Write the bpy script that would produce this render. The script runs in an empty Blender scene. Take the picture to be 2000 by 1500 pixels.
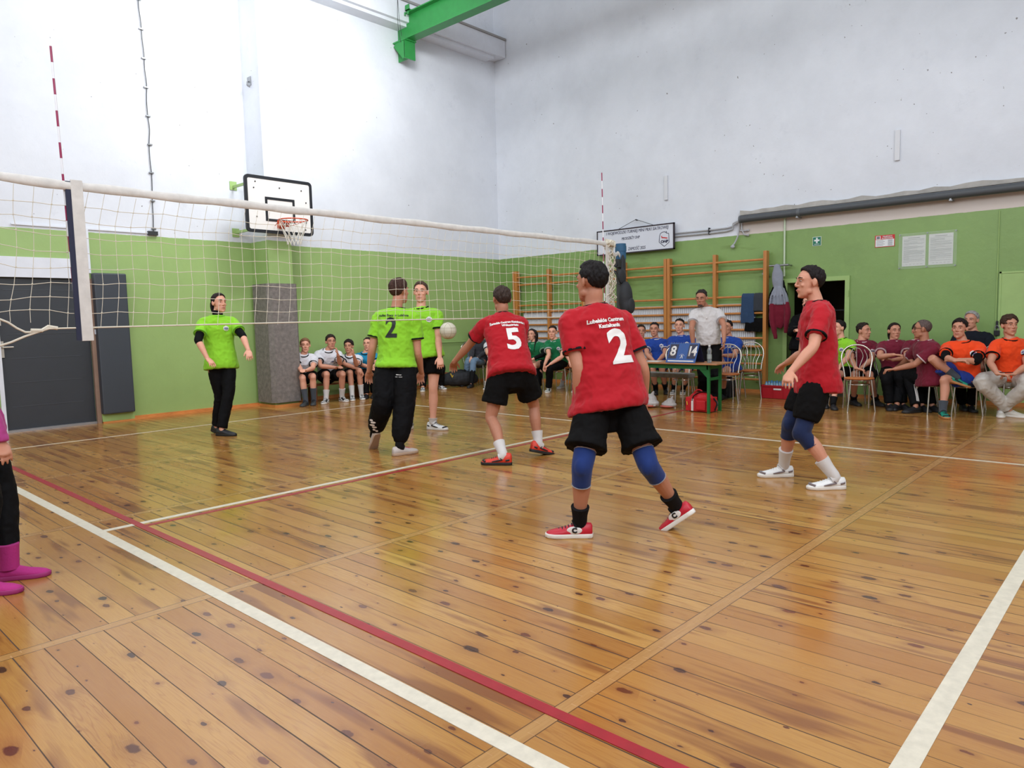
import bpy, bmesh, math, random
from mathutils import Vector, Matrix, Euler, noise
from mathutils.bvhtree import BVHTree
PI = math.pi
sc = bpy.context.scene
col = sc.collection
random.seed(7)

# ---------------------------------------------------------------- camera
cam_data = bpy.data.cameras.new('camera')
cam_data.sensor_width = 36.0
cam_data.lens = 1406.35 / 2000 * 36.0
cam_data.clip_start = 0.05
cam_data.clip_end = 200
cam = bpy.data.objects.new('camera', cam_data)
col.objects.link(cam)
cr = Vector((0.6756927642648145, -0.7368322637174226, -0.022748702495582144))
cu = Vector((0.0808277858591971, 0.04337752776762445, 0.9957837411395452))
cf = Vector((0.7327388056826755, 0.6746825959144253, -0.08886640207017919))
cam.matrix_world = Matrix(((cr.x, cu.x, -cf.x, -1.6063754), (cr.y, cu.y, -cf.y, -5.3235461), (cr.z, cu.z, -cf.z, 1.3735423), (0, 0, 0, 1)))
sc.camera = cam

# ---------------------------------------------------------------- view, world, lights
sc.view_settings.view_transform = 'Standard'
sc.view_settings.look = 'None'
sc.view_settings.gamma = 1
sc.view_settings.use_curve_mapping = False
sc.view_settings.exposure = -0.62
sc.cycles.max_bounces = 6
sc.cycles.diffuse_bounces = 4
sc.cycles.glossy_bounces = 3
sc.cycles.transmission_bounces = 4
sc.cycles.caustics_reflective = False
sc.cycles.caustics_refractive = False
w = bpy.data.worlds.new('world')
sc.world = w
w.use_nodes = True
w.node_tree.nodes['Background'].inputs[0].default_value = (0.75, 0.85, 1.0, 1)
w.node_tree.nodes['Background'].inputs[1].default_value = 0.3

def area(name, loc, target, sx, sy, power, colr=(1, 1, 1), spread=180):
    ld = bpy.data.lights.new(name, 'AREA')
    ld.shape = 'RECTANGLE'; ld.size = sx; ld.size_y = sy; ld.energy = power; ld.color = colr
    ld.spread = math.radians(spread)
    o = bpy.data.objects.new(name, ld); col.objects.link(o)
    o.location = loc
    o.rotation_euler = (Vector(target) - Vector(loc)).to_track_quat('-Z', 'Y').to_euler()
    return o
# the hall's high window band (long side behind and left of the camera), the gable window and the roof light strip
area('window_daylight_long_side', (-4.3, 1.0, 6.4), (6, 1.5, 3.0), 14, 3.0, 820, (0.90, 0.95, 1.0))
area('window_daylight_near_gable', (0.8, -8.2, 6.4), (1.6, 6, 2.6), 9, 2.6, 820, (0.90, 0.95, 1.0))
area('roof_light', (3.6, -0.5, 8.7), (3.6, -0.5, 0), 3.0, 12.0, 420, (0.97, 0.98, 1.0))
# flood lamp on the roof beam, lighting the end wall above the backboard
area('beam_flood_lamp', (4.9, 2.9, 6.8), (5.0, 6.24, 5.2), 1.6, 0.6, 200, (0.97, 0.99, 1.0), 150)

# ---------------------------------------------------------------- materials
MATS = {}
def nt(name):
    m = bpy.data.materials.new(name); m.use_nodes = True
    t = m.node_tree; b = t.nodes['Principled BSDF']
    MATS[name] = m
    return m, t, b
def s2l(c):
    return tuple(((v / 255) / 12.92 if v / 255 <= 0.04045 else (((v / 255) + 0.055) / 1.055) ** 2.4) for v in c[:3]) + (1,)
def node(t, ty, **kw):
    n = t.nodes.new(ty)
    for k, v in kw.items():
        if k in ('i',):
            for kk, vv in v.items(): n.inputs[kk].default_value = vv
        else: setattr(n, k, v)
    return n
def coords(t, scale=(1, 1, 1), kind='Object', rot=(0, 0, 0)):
    tc = node(t, 'ShaderNodeTexCoord'); mp = node(t, 'ShaderNodeMapping')
    mp.inputs['Scale'].default_value = scale; mp.inputs['Rotation'].default_value = rot
    t.links.new(tc.outputs[kind], mp.inputs[0]); return mp.outputs[0]
def mat(name, c, rough=0.6, metal=0.0, bump=0.0, bscale=30.0, var=0.0, vscale=4.0, spec=0.5, coat=0.0, trans=0.0, alpha=1.0, sheen=0.0, stretch=(1, 1, 1), emit=0):
    if name in MATS: return MATS[name]
    m, t, b = nt(name)
    base = s2l(c)
    b.inputs['Base Color'].default_value = base
    b.inputs['Roughness'].default_value = rough
    b.inputs['Metallic'].default_value = metal
    b.inputs['Specular IOR Level'].default_value = spec
    b.inputs['Coat Weight'].default_value = coat
    b.inputs['Transmission Weight'].default_value = trans
    b.inputs['Alpha'].default_value = alpha
    b.inputs['Sheen Weight'].default_value = sheen
    v = coords(t, stretch)
    if var > 0:
        n = node(t, 'ShaderNodeTexNoise', i={'Scale': vscale, 'Detail': 5.0, 'Roughness': 0.6}); t.links.new(v, n.inputs['Vector'])
        r = node(t, 'ShaderNodeMapRange', i={'From Min': 0.3, 'From Max': 0.7, 'To Min': 1 - var, 'To Max': 1 + var}); t.links.new(n.outputs[0], r.inputs[0])
        mx = node(t, 'ShaderNodeVectorMath', operation='SCALE'); mx.inputs[0].default_value = base[:3]
        t.links.new(r.outputs[0], mx.inputs['Scale']); t.links.new(mx.outputs[0], b.inputs['Base Color'])
    if bump > 0:
        n = node(t, 'ShaderNodeTexNoise', i={'Scale': bscale, 'Detail': 4.0}); t.links.new(v, n.inputs['Vector'])
        bp = node(t, 'ShaderNodeBump', i={'Strength': bump, 'Distance': 0.01}); t.links.new(n.outputs[0], bp.inputs['Height'])
        t.links.new(bp.outputs[0], b.inputs['Normal'])
    return m

# ---------------------------------------------------------------- helpers: objects
def tag(o, label=None, cat=None, group=None, kind=None):
    if label: o['label'] = label
    if cat: o['category'] = cat
    if group: o['group'] = group
    if kind: o['kind'] = kind
    return o
def thing(name, loc, label, cat, group=None, rz=0.0):
    o = bpy.data.objects.new(name, None); col.objects.link(o)
    o.location = loc; o.rotation_euler = (0, 0, rz); o.empty_display_size = 0.1
    return tag(o, label, cat, group)
def link(name, me, m, parent=None, smooth=False, keep_world=False):
    o = bpy.data.objects.new(name, me); col.objects.link(o)
    if m is not None:
        for mm in (m if isinstance(m, (list, tuple)) else [m]): me.materials.append(mm)
    if smooth:
        for p in me.polygons: p.use_smooth = True
    if parent is not None:
        o.parent = parent
        if keep_world:
            o.matrix_parent_inverse = Matrix.LocRotScale(parent.location, parent.rotation_euler, parent.scale).inverted()
    return o
def kids(o): return [c for c in bpy.data.objects if c.parent == o]
def copy_tree(o, parent=None):
    c = o.copy(); col.objects.link(c)
    if parent is not None: c.parent = parent
    for ch in kids(o): copy_tree(ch, c)
    return c

class MB:
    """collects primitives, each closed, into one mesh"""
    def __init__(s): s.v = []; s.f = []; s.mi = []; s.cur = 0
    def add(s, vs, fs):
        b = len(s.v); s.v += [tuple(v) for v in vs]; s.f += [tuple(i + b for i in f) for f in fs]; s.mi += [s.cur] * len(fs); return s
    def box(s, lo, hi, m=None):
        x0, y0, z0 = lo; x1, y1, z1 = hi
        vs = [Vector(p) for p in ((x0, y0, z0), (x1, y0, z0), (x1, y1, z0), (x0, y1, z0), (x0, y0, z1), (x1, y0, z1), (x1, y1, z1), (x0, y1, z1))]
        if m is not None: vs = [m @ v for v in vs]
        return s.add(vs, [(3, 2, 1, 0), (4, 5, 6, 7), (0, 1, 5, 4), (1, 2, 6, 5), (2, 3, 7, 6), (3, 0, 4, 7)])
    def cbox(s, c, d, m=None):
        return s.box([c[i] - d[i] / 2 for i in range(3)], [c[i] + d[i] / 2 for i in range(3)], m)
    def rings(s, rings, cap=True, closed=False):
        n = len(rings[0]); vs = [p for r in rings for p in r]; fs = []
        k = len(rings)
        for i in range(k if closed else k - 1):
            a, b = i * n, ((i + 1) % k) * n
            for j in range(n):
                fs.append((a + j, a + (j + 1) % n, b + (j + 1) % n, b + j))
        if cap and not closed:
            fs.append(tuple(reversed(range(n)))); fs.append(tuple(range((k - 1) * n, k * n)))
        return s.add(vs, fs)
    def tube(s, pts, r, n=8, smooth=False, closed=False, round_ends=False, flat=None, up=None):
        """pts polyline, r radius or list; flat=(ratio) squashes along the frame's second axis"""
        pts = [Vector(p) for p in pts]
        rs = list(r) if isinstance(r, (list, tuple)) else [r] * len(pts)
        if smooth: pts, rs = catmull(pts, rs, smooth if isinstance(smooth, int) and smooth > 1 else 4, closed)
        if round_ends and not closed:
            d0 = (pts[0] - pts[1]).normalized(); d1 = (pts[-1] - pts[-2]).normalized()
            a = [(0.5, 0.866), (0.82, 0.57), (0.97, 0.22)]
            pre = [(pts[0] + d0 * rs[0] * e, rs[0] * q) for e, q in a][::-1]
            post = [(pts[-1] + d1 * rs[-1] * e, rs[-1] * q) for e, q in a]
            pts = [p for p, _ in pre] + pts + [p for p, _ in post]; rs = [q for _, q in pre] + rs + [q for _, q in post]
        rings = []
        u = None
        k = len(pts)
        for i in range(k):
            if closed: d = (pts[(i + 1) % k] - pts[i - 1])
            else: d = pts[min(i + 1, k - 1)] - pts[max(i - 1, 0)]
            if d.length < 1e-9: d = Vector((0, 0, 1))
            d.normalize()
            if u is None:
                h = Vector(up) if up is not None else (Vector((0, 0, 1)) if abs(d.z) < 0.9 else Vector((1, 0, 0)))
                u = (h - d * h.dot(d)).normalized()
            else:
                u = u - d * u.dot(d)
                u = u.normalized() if u.length > 1e-6 else d.orthogonal().normalized()
            v = d.cross(u)
            fl = flat if flat else 1.0
            rings.append([pts[i] + u * (math.cos(2 * PI * j / n) * rs[i]) + v * (math.sin(2 * PI * j / n) * rs[i] * fl) for j in range(n)])
        return s.rings(rings, cap=True, closed=closed)
    def ell(s, c, r, m=None, nu=16, nv=10):
        c = Vector(c); vs = []; fs = []
        for i in range(1, nv):
            th = PI * i / nv
            for j in range(nu):
                ph = 2 * PI * j / nu
                vs.append(Vector((r[0] * math.sin(th) * math.cos(ph), r[1] * math.sin(th) * math.sin(ph), r[2] * math.cos(th))))
        vs.append(Vector((0, 0, r[2]))); vs.append(Vector((0, 0, -r[2])))
        T, B = len(vs) - 2, len(vs) - 1
        for i in range(nv - 2):
            for j in range(nu):
                a, b = i * nu, (i + 1) * nu
                fs.append((a + j, b + j, b + (j + 1) % nu, a + (j + 1) % nu))
        for j in range(nu):
            fs.append((T, j, (j + 1) % nu)); b = (nv - 2) * nu; fs.append((B, b + (j + 1) % nu, b + j))
        if m is not None: vs = [m @ v for v in vs]
        return s.add([v + c for v in vs], fs)
    def cyl(s, a, b, r, n=16, r2=None):
        return s.tube([a, b], [r, r if r2 is None else r2], n=n)
    def lathe(s, prof, c=(0, 0, 0), n=24):
        c = Vector(c)
        return s.rings([[c + Vector((r * math.cos(2 * PI * j / n), r * math.sin(2 * PI * j / n), z)) for j in range(n)] for r, z in prof])
    def poly(s, pts, th):
        """pts list of 3d points of a planar outline (ccw from front), th vector of thickness"""
        th = Vector(th); n = len(pts); vs = [Vector(p) for p in pts] + [Vector(p) + th for p in pts]
        fs = [tuple(range(n)), tuple(reversed(range(n, 2 * n)))] + [(i, i + n, (i + 1) % n + n, (i + 1) % n) for i in range(n)]
        return s.add(vs, fs)
    def mesh(s, name='m'):
        me = bpy.data.meshes.new(name); me.from_pydata(s.v, [], s.f)
        if any(s.mi): me.polygons.foreach_set('material_index', s.mi)
        me.update(); return me
    def build(s, name, m, parent=None, smooth=False, bevel=0, fix=True):
        me = s.mesh(name)
        if fix or bevel:
            bm = bmesh.new(); bm.from_mesh(me)
            bmesh.ops.recalc_face_normals(bm, faces=bm.faces)
            if bevel:
                es = [e for e in bm.edges if len(e.link_faces) == 2 and e.calc_face_angle(0) > 0.6]
                bmesh.ops.bevel(bm, geom=es, offset=bevel, segments=2, affect='EDGES', profile=0.6, clamp_overlap=True)
            bm.to_mesh(me); bm.free()
        o = link(name, me, m, parent, False)
        if smooth:
            for p in me.polygons: p.use_smooth = True
            try: me.set_sharp_from_angle(angle=math.radians(40))
            except Exception: pass
        return o

def catmull(pts, rs, sub=4, closed=False):
    P = []; Q = []; k = len(pts)
    segs = k if closed else k - 1
    for i in range(segs):
        if closed: a, b, c, d = pts[i - 1], pts[i], pts[(i + 1) % k], pts[(i + 2) % k]; ra, rb, rc, rd = rs[i - 1], rs[i], rs[(i + 1) % k], rs[(i + 2) % k]
        else:
            b, c = pts[i], pts[i + 1]; a = pts[i - 1] if i > 0 else b * 2 - c; d = pts[i + 2] if i + 2 < k else c * 2 - b
            rb, rc = rs[i], rs[i + 1]; ra = rs[i - 1] if i > 0 else rb; rd = rs[i + 2] if i + 2 < k else rc
        for j in range(sub):
            t = j / sub; t2 = t * t; t3 = t2 * t
            f = lambda a, b, c, d: 0.5 * ((2 * b) + (c - a) * t + (2 * a - 5 * b + 4 * c - d) * t2 + (3 * b - a - 3 * c + d) * t3)
            P.append(f(a, b, c, d)); Q.append(f(ra, rb, rc, rd))
    if not closed: P.append(pts[-1]); Q.append(rs[-1])
    return P, Q

def baked(me, mods, name):
    """apply a list of (type, settings) modifiers and return the result mesh"""
    o = bpy.data.objects.new('bake', me); col.objects.link(o)
    for ty, st in mods:
        md = o.modifiers.new(ty, ty)
        for k, v in st.items(): setattr(md, k, v)
    dg = bpy.context.evaluated_depsgraph_get(); dg.update()
    r = bpy.data.meshes.new_from_object(o.evaluated_get(dg)); r.name = name
    bpy.data.objects.remove(o); bpy.data.meshes.remove(me)
    return r
_tex = {}
def cloud(size, depth=2):
    k = (size, depth)
    if k not in _tex:
        t = bpy.data.textures.new('cloud', 'CLOUDS'); t.noise_scale = abs(size); t.noise_type = 'HARD_NOISE' if size < 0 else 'SOFT_NOISE'; t.noise_depth = depth; t.noise_basis = 'ORIGINAL_PERLIN'; _tex[k] = t
    return _tex[k]
def fused(mb, vox, name, m, parent, smooth_it=3, disp=None, keep=False):
    mods = [('REMESH', dict(mode='VOXEL', voxel_size=vox, use_smooth_shade=True))]
    if smooth_it: mods.append(('SMOOTH', dict(factor=0.5, iterations=smooth_it)))
    for d in (disp or []):
        mods.append(('DISPLACE', dict(texture=cloud(d[0], d[2] if len(d) > 2 else 2), strength=d[1], mid_level=0.5, texture_coords='LOCAL')))
    me = baked(mb.mesh('t'), mods, name)
    me.materials.clear()
    o = link(name, me, m, parent, True)
    return o

def text_mesh(body, size, bold=0.0, spacing=1.0, ax='CENTER', width=1.0, shear=0.0, res=3):
    cu = bpy.data.curves.new('txt', 'FONT'); cu.body = body; cu.size = size; cu.align_x = ax; cu.align_y = 'CENTER'
    cu.offset = bold; cu.space_character = spacing; cu.resolution_u = res; cu.shear = shear
    o = bpy.data.objects.new('txt', cu); col.objects.link(o)
    dg = bpy.context.evaluated_depsgraph_get(); dg.update()
    me = bpy.data.meshes.new_from_object(o.evaluated_get(dg))
    bpy.data.objects.remove(o); bpy.data.curves.remove(cu)
    for v in me.vertices: v.co.x *= width
    return me
def flat_text(name, body, size, origin, right, up, m, parent, th=0.003, **kw):
    """raised lettering lying in the plane of right/up"""
    me = text_mesh(body, size, **kw)
    R = Vector(right).normalized(); U = Vector(up).normalized(); N = R.cross(U)
    bm = bmesh.new(); bm.from_mesh(me)
    r = bmesh.ops.extrude_face_region(bm, geom=bm.faces[:])
    bmesh.ops.translate(bm, verts=[g for g in r['geom'] if isinstance(g, bmesh.types.BMVert)], vec=(0, 0, th))
    M = Matrix(((R.x, U.x, N.x, origin[0]), (R.y, U.y, N.y, origin[1]), (R.z, U.z, N.z, origin[2]), (0, 0, 0, 1)))
    bmesh.ops.transform(bm, matrix=M, verts=bm.verts)
    bmesh.ops.recalc_face_normals(bm, faces=bm.faces)
    bm.to_mesh(me); bm.free(); me.materials.clear()
    return link(name, me, m, parent)
# ---------------------------------------------------------------- structure
XR, YL, XL, YN, ZC, GZ = 10.607, 6.242, -4.6, -8.6, 9.0, 2.764
class SH:
    def __init__(s, t): s.t = t
    def put(s, sock, v):
        if hasattr(v, 'is_linked') or hasattr(v, 'links'): s.t.links.new(v, sock)
        else: sock.default_value = v
    def m(s, op, a, b=0.0, c=0.0):
        n = s.t.nodes.new('ShaderNodeMath'); n.operation = op
        s.put(n.inputs[0], a); s.put(n.inputs[1], b); s.put(n.inputs[2], c); return n.outputs[0]
    def xyz(s, v):
        n = s.t.nodes.new('ShaderNodeSeparateXYZ'); s.t.links.new(v, n.inputs[0]); return n.outputs
    def comb(s, x, y, z=0.0):
        n = s.t.nodes.new('ShaderNodeCombineXYZ')
        for i, q in enumerate((x, y, z)): s.put(n.inputs[i], q)
        return n.outputs[0]
    def noise(s, v, scale, detail=3, rough=0.55, dist=0.0):
        n = s.t.nodes.new('ShaderNodeTexNoise'); s.t.links.new(v, n.inputs['Vector'])
        n.inputs['Scale'].default_value = scale; n.inputs['Detail'].default_value = detail; n.inputs['Roughness'].default_value = rough; n.inputs['Distortion'].default_value = dist
        return n.outputs[0]
    def mix(s, f, a, b, blend='MIX'):
        n = s.t.nodes.new('ShaderNodeMix'); n.data_type = 'RGBA'; n.blend_type = blend
        s.put(n.inputs[0], f); s.put(n.inputs[6], a); s.put(n.inputs[7], b); return n.outputs[2]
    def rng(s, v, a, b, c=0.0, d=1.0):
        n = s.t.nodes.new('ShaderNodeMapRange'); n.clamp = True; s.t.links.new(v, n.inputs[0])
        for i, q in enumerate((a, b, c, d)): n.inputs[i + 1].default_value = q
        return n.outputs[0]

def floor_material():
    m, t, b = nt('varnished pine boards'); h = SH(t)
    P = node(t, 'ShaderNodeTexCoord').outputs['Object']
    x, y, _ = h.xyz(P)
    BW = 0.118
    yc = h.m('DIVIDE', h.m('SUBTRACT', y, 0.31), 2.05)
    cell = h.m('FLOOR', yc); fy = h.m('FRACT', yc)
    off = h.m('MULTIPLY', h.m('FRACT', h.m('MULTIPLY', h.m('SINE', h.m('MULTIPLY', cell, 12.7)), 43.1)), BW)
    xs = h.m('DIVIDE', h.m('ADD', x, off), BW)
    pid = h.m('FLOOR', xs); fx = h.m('FRACT', xs)
    wn = node(t, 'ShaderNodeTexWhiteNoise', noise_dimensions='2D'); t.links.new(h.comb(pid, cell), wn.inputs['Vector'])
    rnd = wn.outputs['Value']
    sep = node(t, 'ShaderNodeSeparateColor'); t.links.new(wn.outputs['Color'], sep.inputs[0])
    r2, r3 = sep.outputs[1], sep.outputs[2]
    # knots
    vv = h.comb(h.m('MULTIPLY', x, 7.4), h.m('MULTIPLY', y, 3.7), 0.0)
    vo = node(t, 'ShaderNodeTexVoronoi', voronoi_dimensions='2D'); vo.inputs['Scale'].default_value = 1.0; t.links.new(vv, vo.inputs['Vector'])
    vsep = node(t, 'ShaderNodeSeparateColor'); t.links.new(vo.outputs['Color'], vsep.inputs[0])
    wob = h.noise(P, 38, 2)
    dist = h.m('ADD', vo.outputs['Distance'], h.m('MULTIPLY', h.m('SUBTRACT', wob, 0.5), 0.10))
    wob2 = h.noise(h.comb(h.m('MULTIPLY', x, 1.0), h.m('MULTIPLY', y, 0.45)), 14, 2)
    dist = h.m('ADD', dist, h.m('MULTIPLY', h.m('SUBTRACT', wob2, 0.5), 0.16))
    rad = h.m('ADD', 0.004, h.m('MULTIPLY', h.m('POWER', vsep.outputs[0], 2.4), 0.150))
    kd = h.m('DIVIDE', dist, rad)
    knot = h.rng(kd, 0.80, 1.06, 1.0, 0.0)
    halo = h.rng(kd, 1.0, 3.2, 1.0, 0.0)
    # grain, bending round the knots
    gx = h.m('ADD', h.m('MULTIPLY', x, 1.0), h.m('MULTIPLY', halo, 0.018))
    gv = h.comb(h.m('ADD', gx, h.m('MULTIPLY', rnd, 7.0)), h.m('MULTIPLY', y, 0.055), h.m('MULTIPLY', r2, 9.0))
    g1 = h.noise(gv, 16, 3, 0.6, 0.6)
    wv = h.m('FRACT', h.m('MULTIPLY', g1, 9.0)); rings = h.rng(h.m('ABSOLUTE', h.m('SUBTRACT', wv, 0.5)), 0.28, 0.5, 0.0, 1.0)
    g2 = h.noise(h.comb(h.m('MULTIPLY', x, 1.0), h.m('MULTIPLY', y, 0.03), r3), 240, 3, 0.7)
    big = h.noise(P, 0.55, 3, 0.6)
    # colour
    c = h.mix(rnd, s2l((162, 112, 50)), s2l((192, 148, 80)))
    c = h.mix(h.m('MULTIPLY', h.rng(r2, 0.55, 1.0), 0.55), c, s2l((148, 92, 44)))
    c = h.mix(h.m('MULTIPLY', rings, h.m('ADD', 0.10, h.m('MULTIPLY', r3, 0.34))), c, s2l((124, 72, 32)))
    c = h.mix(h.rng(g2, 0.35, 0.75, 0.0, 0.30), c, s2l((134, 80, 38)))
    c = h.mix(h.rng(big, 0.40, 0.66, 0.0, 0.40), c, s2l((156, 98, 46)))
    # resin streaks in some boards
    st = h.noise(h.comb(h.m('ADD', h.m('MULTIPLY', x, 1.0), h.m('MULTIPLY', rnd, 3.0)), h.m('MULTIPLY', y, 0.11), 3.3), 9.0, 2, 0.5)
    c = h.mix(h.m('MULTIPLY', h.rng(st, 0.59, 0.67), 0.62), c, s2l((104, 50, 26)))
    c = h.mix(h.m('MULTIPLY', halo, 0.34), c, s2l((112, 62, 32)))
    c = h.mix(h.m('MULTIPLY', knot, 0.92), c, h.mix(vsep.outputs[1], s2l((46, 26, 20)), s2l((104, 50, 24))))
    # scuffs
    sc_ = h.noise(P, 26, 6, 0.75); sc2 = h.noise(P, 3.1, 2)
    c = h.mix(h.m('MULTIPLY', h.rng(sc_, 0.71, 0.74), h.rng(sc2, 0.48, 0.6, 0.0, 0.75)), c, s2l((60, 46, 38)))
    # seams
    edge = h.m('MINIMUM', fx, h.m('SUBTRACT', 1.0, fx))
    sw = h.m('ADD', 0.003, h.m('MULTIPLY', h.m('POWER', h.noise(h.comb(pid, h.m('MULTIPLY', y, 0.4), cell), 1.7, 2), 2.6), 0.11))
    seam = h.m('LESS_THAN', edge, h.m('MULTIPLY', sw, h.m('ADD', 0.35, r3)))
    c = h.mix(h.m('MULTIPLY', seam, 0.92), c, s2l((48, 28, 16)))
    # light cross battens
    sd = h.m('MULTIPLY', h.m('MINIMUM', fy, h.m('SUBTRACT', 1.0, fy)), 2.05)
    inb = h.m('LESS_THAN', sd, 0.030); ined = h.m('MULTIPLY', h.m('LESS_THAN', sd, 0.0335), h.m('GREATER_THAN', sd, 0.029))
    bg = h.noise(h.comb(h.m('MULTIPLY', x, 0.12), y, cell), 60, 3, 0.6)
    c = h.mix(inb, c, h.mix(bg, s2l((186, 142, 86)), s2l((150, 104, 56))))
    c = h.mix(h.m('MULTIPLY', ined, 0.8), c, s2l((70, 42, 24)))
    t.links.new(c, b.inputs['Base Color'])
    rr = h.rng(h.noise(P, 2.3, 4, 0.6), 0.35, 0.7, 0.17, 0.29)
    t.links.new(h.m('ADD', rr, h.m('MULTIPLY', seam, 0.4)), b.inputs['Roughness'])
    b.inputs['Specular IOR Level'].default_value = 0.45
    b.inputs['Coat Weight'].default_value = 0.18; b.inputs['Coat Roughness'].default_value = 0.16
    hgt = h.m('SUBTRACT', h.m('MULTIPLY', h.noise(h.comb(h.m('ADD', x, rnd), h.m('MULTIPLY', y, 0.15), 0.0), 9, 3), 0.35), seam)
    bp = node(t, 'ShaderNodeBump', i={'Strength': 0.12, 'Distance': 0.004}); t.links.new(hgt, bp.inputs['Height']); t.links.new(bp.outputs[0], b.inputs['Normal'])
    return m

def wall_material(name, green_top, greenc, mode):
    m, t, b = nt(name); h = SH(t)
    P = node(t, 'ShaderNodeTexCoord').outputs['Object']
    x, y, z = h.xyz(P)
    n1 = h.noise(P, 0.9, 5, 0.65); n2 = h.noise(P, 7, 4, 0.6); n3 = h.noise(P, 1.9, 6, 0.8)
    wc = h.mix(h.rng(n1, 0.35, 0.7), s2l((225, 229, 236)), s2l((213, 217, 224)))
    wc = h.mix(h.m('MULTIPLY', h.rng(n3, 0.60, 0.76), 0.40), wc, s2l((190, 194, 203)))
    spots = h.m('MULTIPLY', h.rng(h.noise(P, 17, 2, 0.4), 0.765, 0.78), 0.8)
    wc = h.mix(spots, wc, s2l((104, 98, 92)))
    if mode == 'right':
        # cream coloured strip between the green and the duct
        s = h.m('MULTIPLY', h.m('LESS_THAN', y, 0.42), h.m('LESS_THAN', z, 3.05))
        wc = h.mix(s, wc, s2l((208, 198, 190)))
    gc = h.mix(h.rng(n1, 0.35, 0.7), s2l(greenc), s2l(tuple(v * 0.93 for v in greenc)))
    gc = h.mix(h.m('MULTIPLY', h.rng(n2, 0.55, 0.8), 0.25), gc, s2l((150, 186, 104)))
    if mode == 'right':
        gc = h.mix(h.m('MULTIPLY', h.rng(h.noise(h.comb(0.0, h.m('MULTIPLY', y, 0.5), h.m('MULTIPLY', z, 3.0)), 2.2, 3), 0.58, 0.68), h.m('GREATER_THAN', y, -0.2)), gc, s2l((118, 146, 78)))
    e = h.m('ADD', z, h.m('MULTIPLY', h.m('SUBTRACT', n2, 0.5), 0.02))
    c = h.mix(h.m('LESS_THAN', e, green_top), wc, gc)
    t.links.new(c, b.inputs['Base Color'])
    t.links.new(h.m('SUBTRACT', 0.75, h.m('MULTIPLY', h.m('LESS_THAN', e, green_top), 0.33)), b.inputs['Roughness'])
    hh = h.m('ADD', h.noise(P, 4, 5, 0.6), h.m('MULTIPLY', h.noise(P, 45, 3), 0.12))
    bp = node(t, 'ShaderNodeBump', i={'Strength': 0.16, 'Distance': 0.03}); t.links.new(hh, bp.inputs['Height']); t.links.new(bp.outputs[0], b.inputs['Normal'])
    return m

M_floor = floor_material()
GREEN = (156, 186, 114)
M_wl = wall_material('left wall paint', GZ, GREEN, 'left')
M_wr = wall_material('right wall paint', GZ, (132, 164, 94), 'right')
M_green = mat('green wall paint', GREEN, 0.45, var=0.06, bump=0.2, bscale=8)
M_white = mat('white plaster', (222, 226, 234), 0.75, var=0.04, bump=0.25, bscale=6)
M_line = mat('white court paint', (204, 195, 176), 0.4, var=0.10, vscale=22, stretch=(1, 1, 1))
M_redl = mat('red court paint', (150, 30, 40), 0.4, var=0.12, vscale=12)
M_anth = mat('anthracite door sheet', (52, 56, 62), 0.42, var=0.05)
M_beam = mat('green beam paint', (44, 140, 66), 0.4, var=0.06, vscale=9)
M_base = mat('baseboard pine', (206, 134, 72), 0.4, var=0.2, vscale=14, stretch=(0.3, 0.3, 1))
M_brown = mat('brown frame paint', (150, 122, 104), 0.6, var=0.12)
M_carpet = mat('grey carpet felt', (128, 122, 118), 0.95, var=0.28, vscale=16, bump=0.9, bscale=120)
M_dark = mat('dark metal', (40, 42, 44), 0.5)
M_steel = mat('galvanised steel', (150, 152, 154), 0.35, metal=0.8)
M_black = mat('black plastic', (22, 22, 24), 0.5)

def struct(name, mb, m, parent=None, **k):
    o = mb.build(name, m, parent, **k)
    if parent is None: o['kind'] = 'structure'
    return o
# floor
b = MB(); b.box((XL, YN, -0.1), (XR, YL, 0)); floor_o = struct('floor', b, M_floor)
def strip(y0, y1, x0, x1, m, name='court_line', z=0.0022):
    b = MB(); b.box((x0, y0, 0.0002), (x1, y1, z)); return b.build(name, m, floor_o)
LW = 0.05
strip(-0.025, 0.030, 0.0, 6.03, M_line)                            # centre line under the net
strip(-4.815, -4.745, 0, 6.03, M_line)                             # end line of the near half
strip(4.615, 4.655, -0.3, 6.03, M_line)                            # end line of the far half
strip(-4.8, 4.655, 5.985, 6.03, M_line, z=0.0026)                  # far side line
strip(-7.5, 4.655, -0.035, 0.035, M_line, z=0.0026)                # near side line
strip(-7.5, 5.2, 0.222, 0.272, M_redl, z=0.003)
strip(-0.115, -0.065, 0.272, XR - 1.6, M_redl, z=0.0016)
# walls
dx0, dx1, dz = 0.86, 1.992, 2.10                                      # dark door in the left wall
b = MB()
b.box((XL, YL, 0), (dx0, YL + 0.3, ZC)); b.box((dx1, YL, 0), (XR + 0.3, YL + 0.3, ZC)); b.box((dx0, YL, dz), (dx1, YL + 0.3, ZC))
struct('wall_left', b, M_wl)
ry0, ry1, rz = -1.40, -0.47, 1.885                                    # dark doorway in the right wall
b = MB()
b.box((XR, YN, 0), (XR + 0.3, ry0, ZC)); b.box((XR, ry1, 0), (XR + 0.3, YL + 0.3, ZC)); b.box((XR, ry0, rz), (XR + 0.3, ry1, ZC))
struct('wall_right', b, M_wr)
b = MB(); b.box((XL - 0.3, YN, 0), (XL, YL, ZC)); struct('wall_back', b, M_white)
b = MB(); b.box((XL, YN - 0.3, 0), (XR, YN, ZC)); struct('wall_near', b, M_white)
b = MB(); b.box((XL, YN, ZC), (XR, YL, ZC + 0.2)); struct('ceiling', b, M_white)
# pilaster behind the backboard
PX0, PX1, PY = 4.518, 4.953, 5.689
b = MB(); b.box((PX0, PY, 0), (PX1, YL + 0.01, 7.15)); struct('trim_1', b, M_wl)
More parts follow.
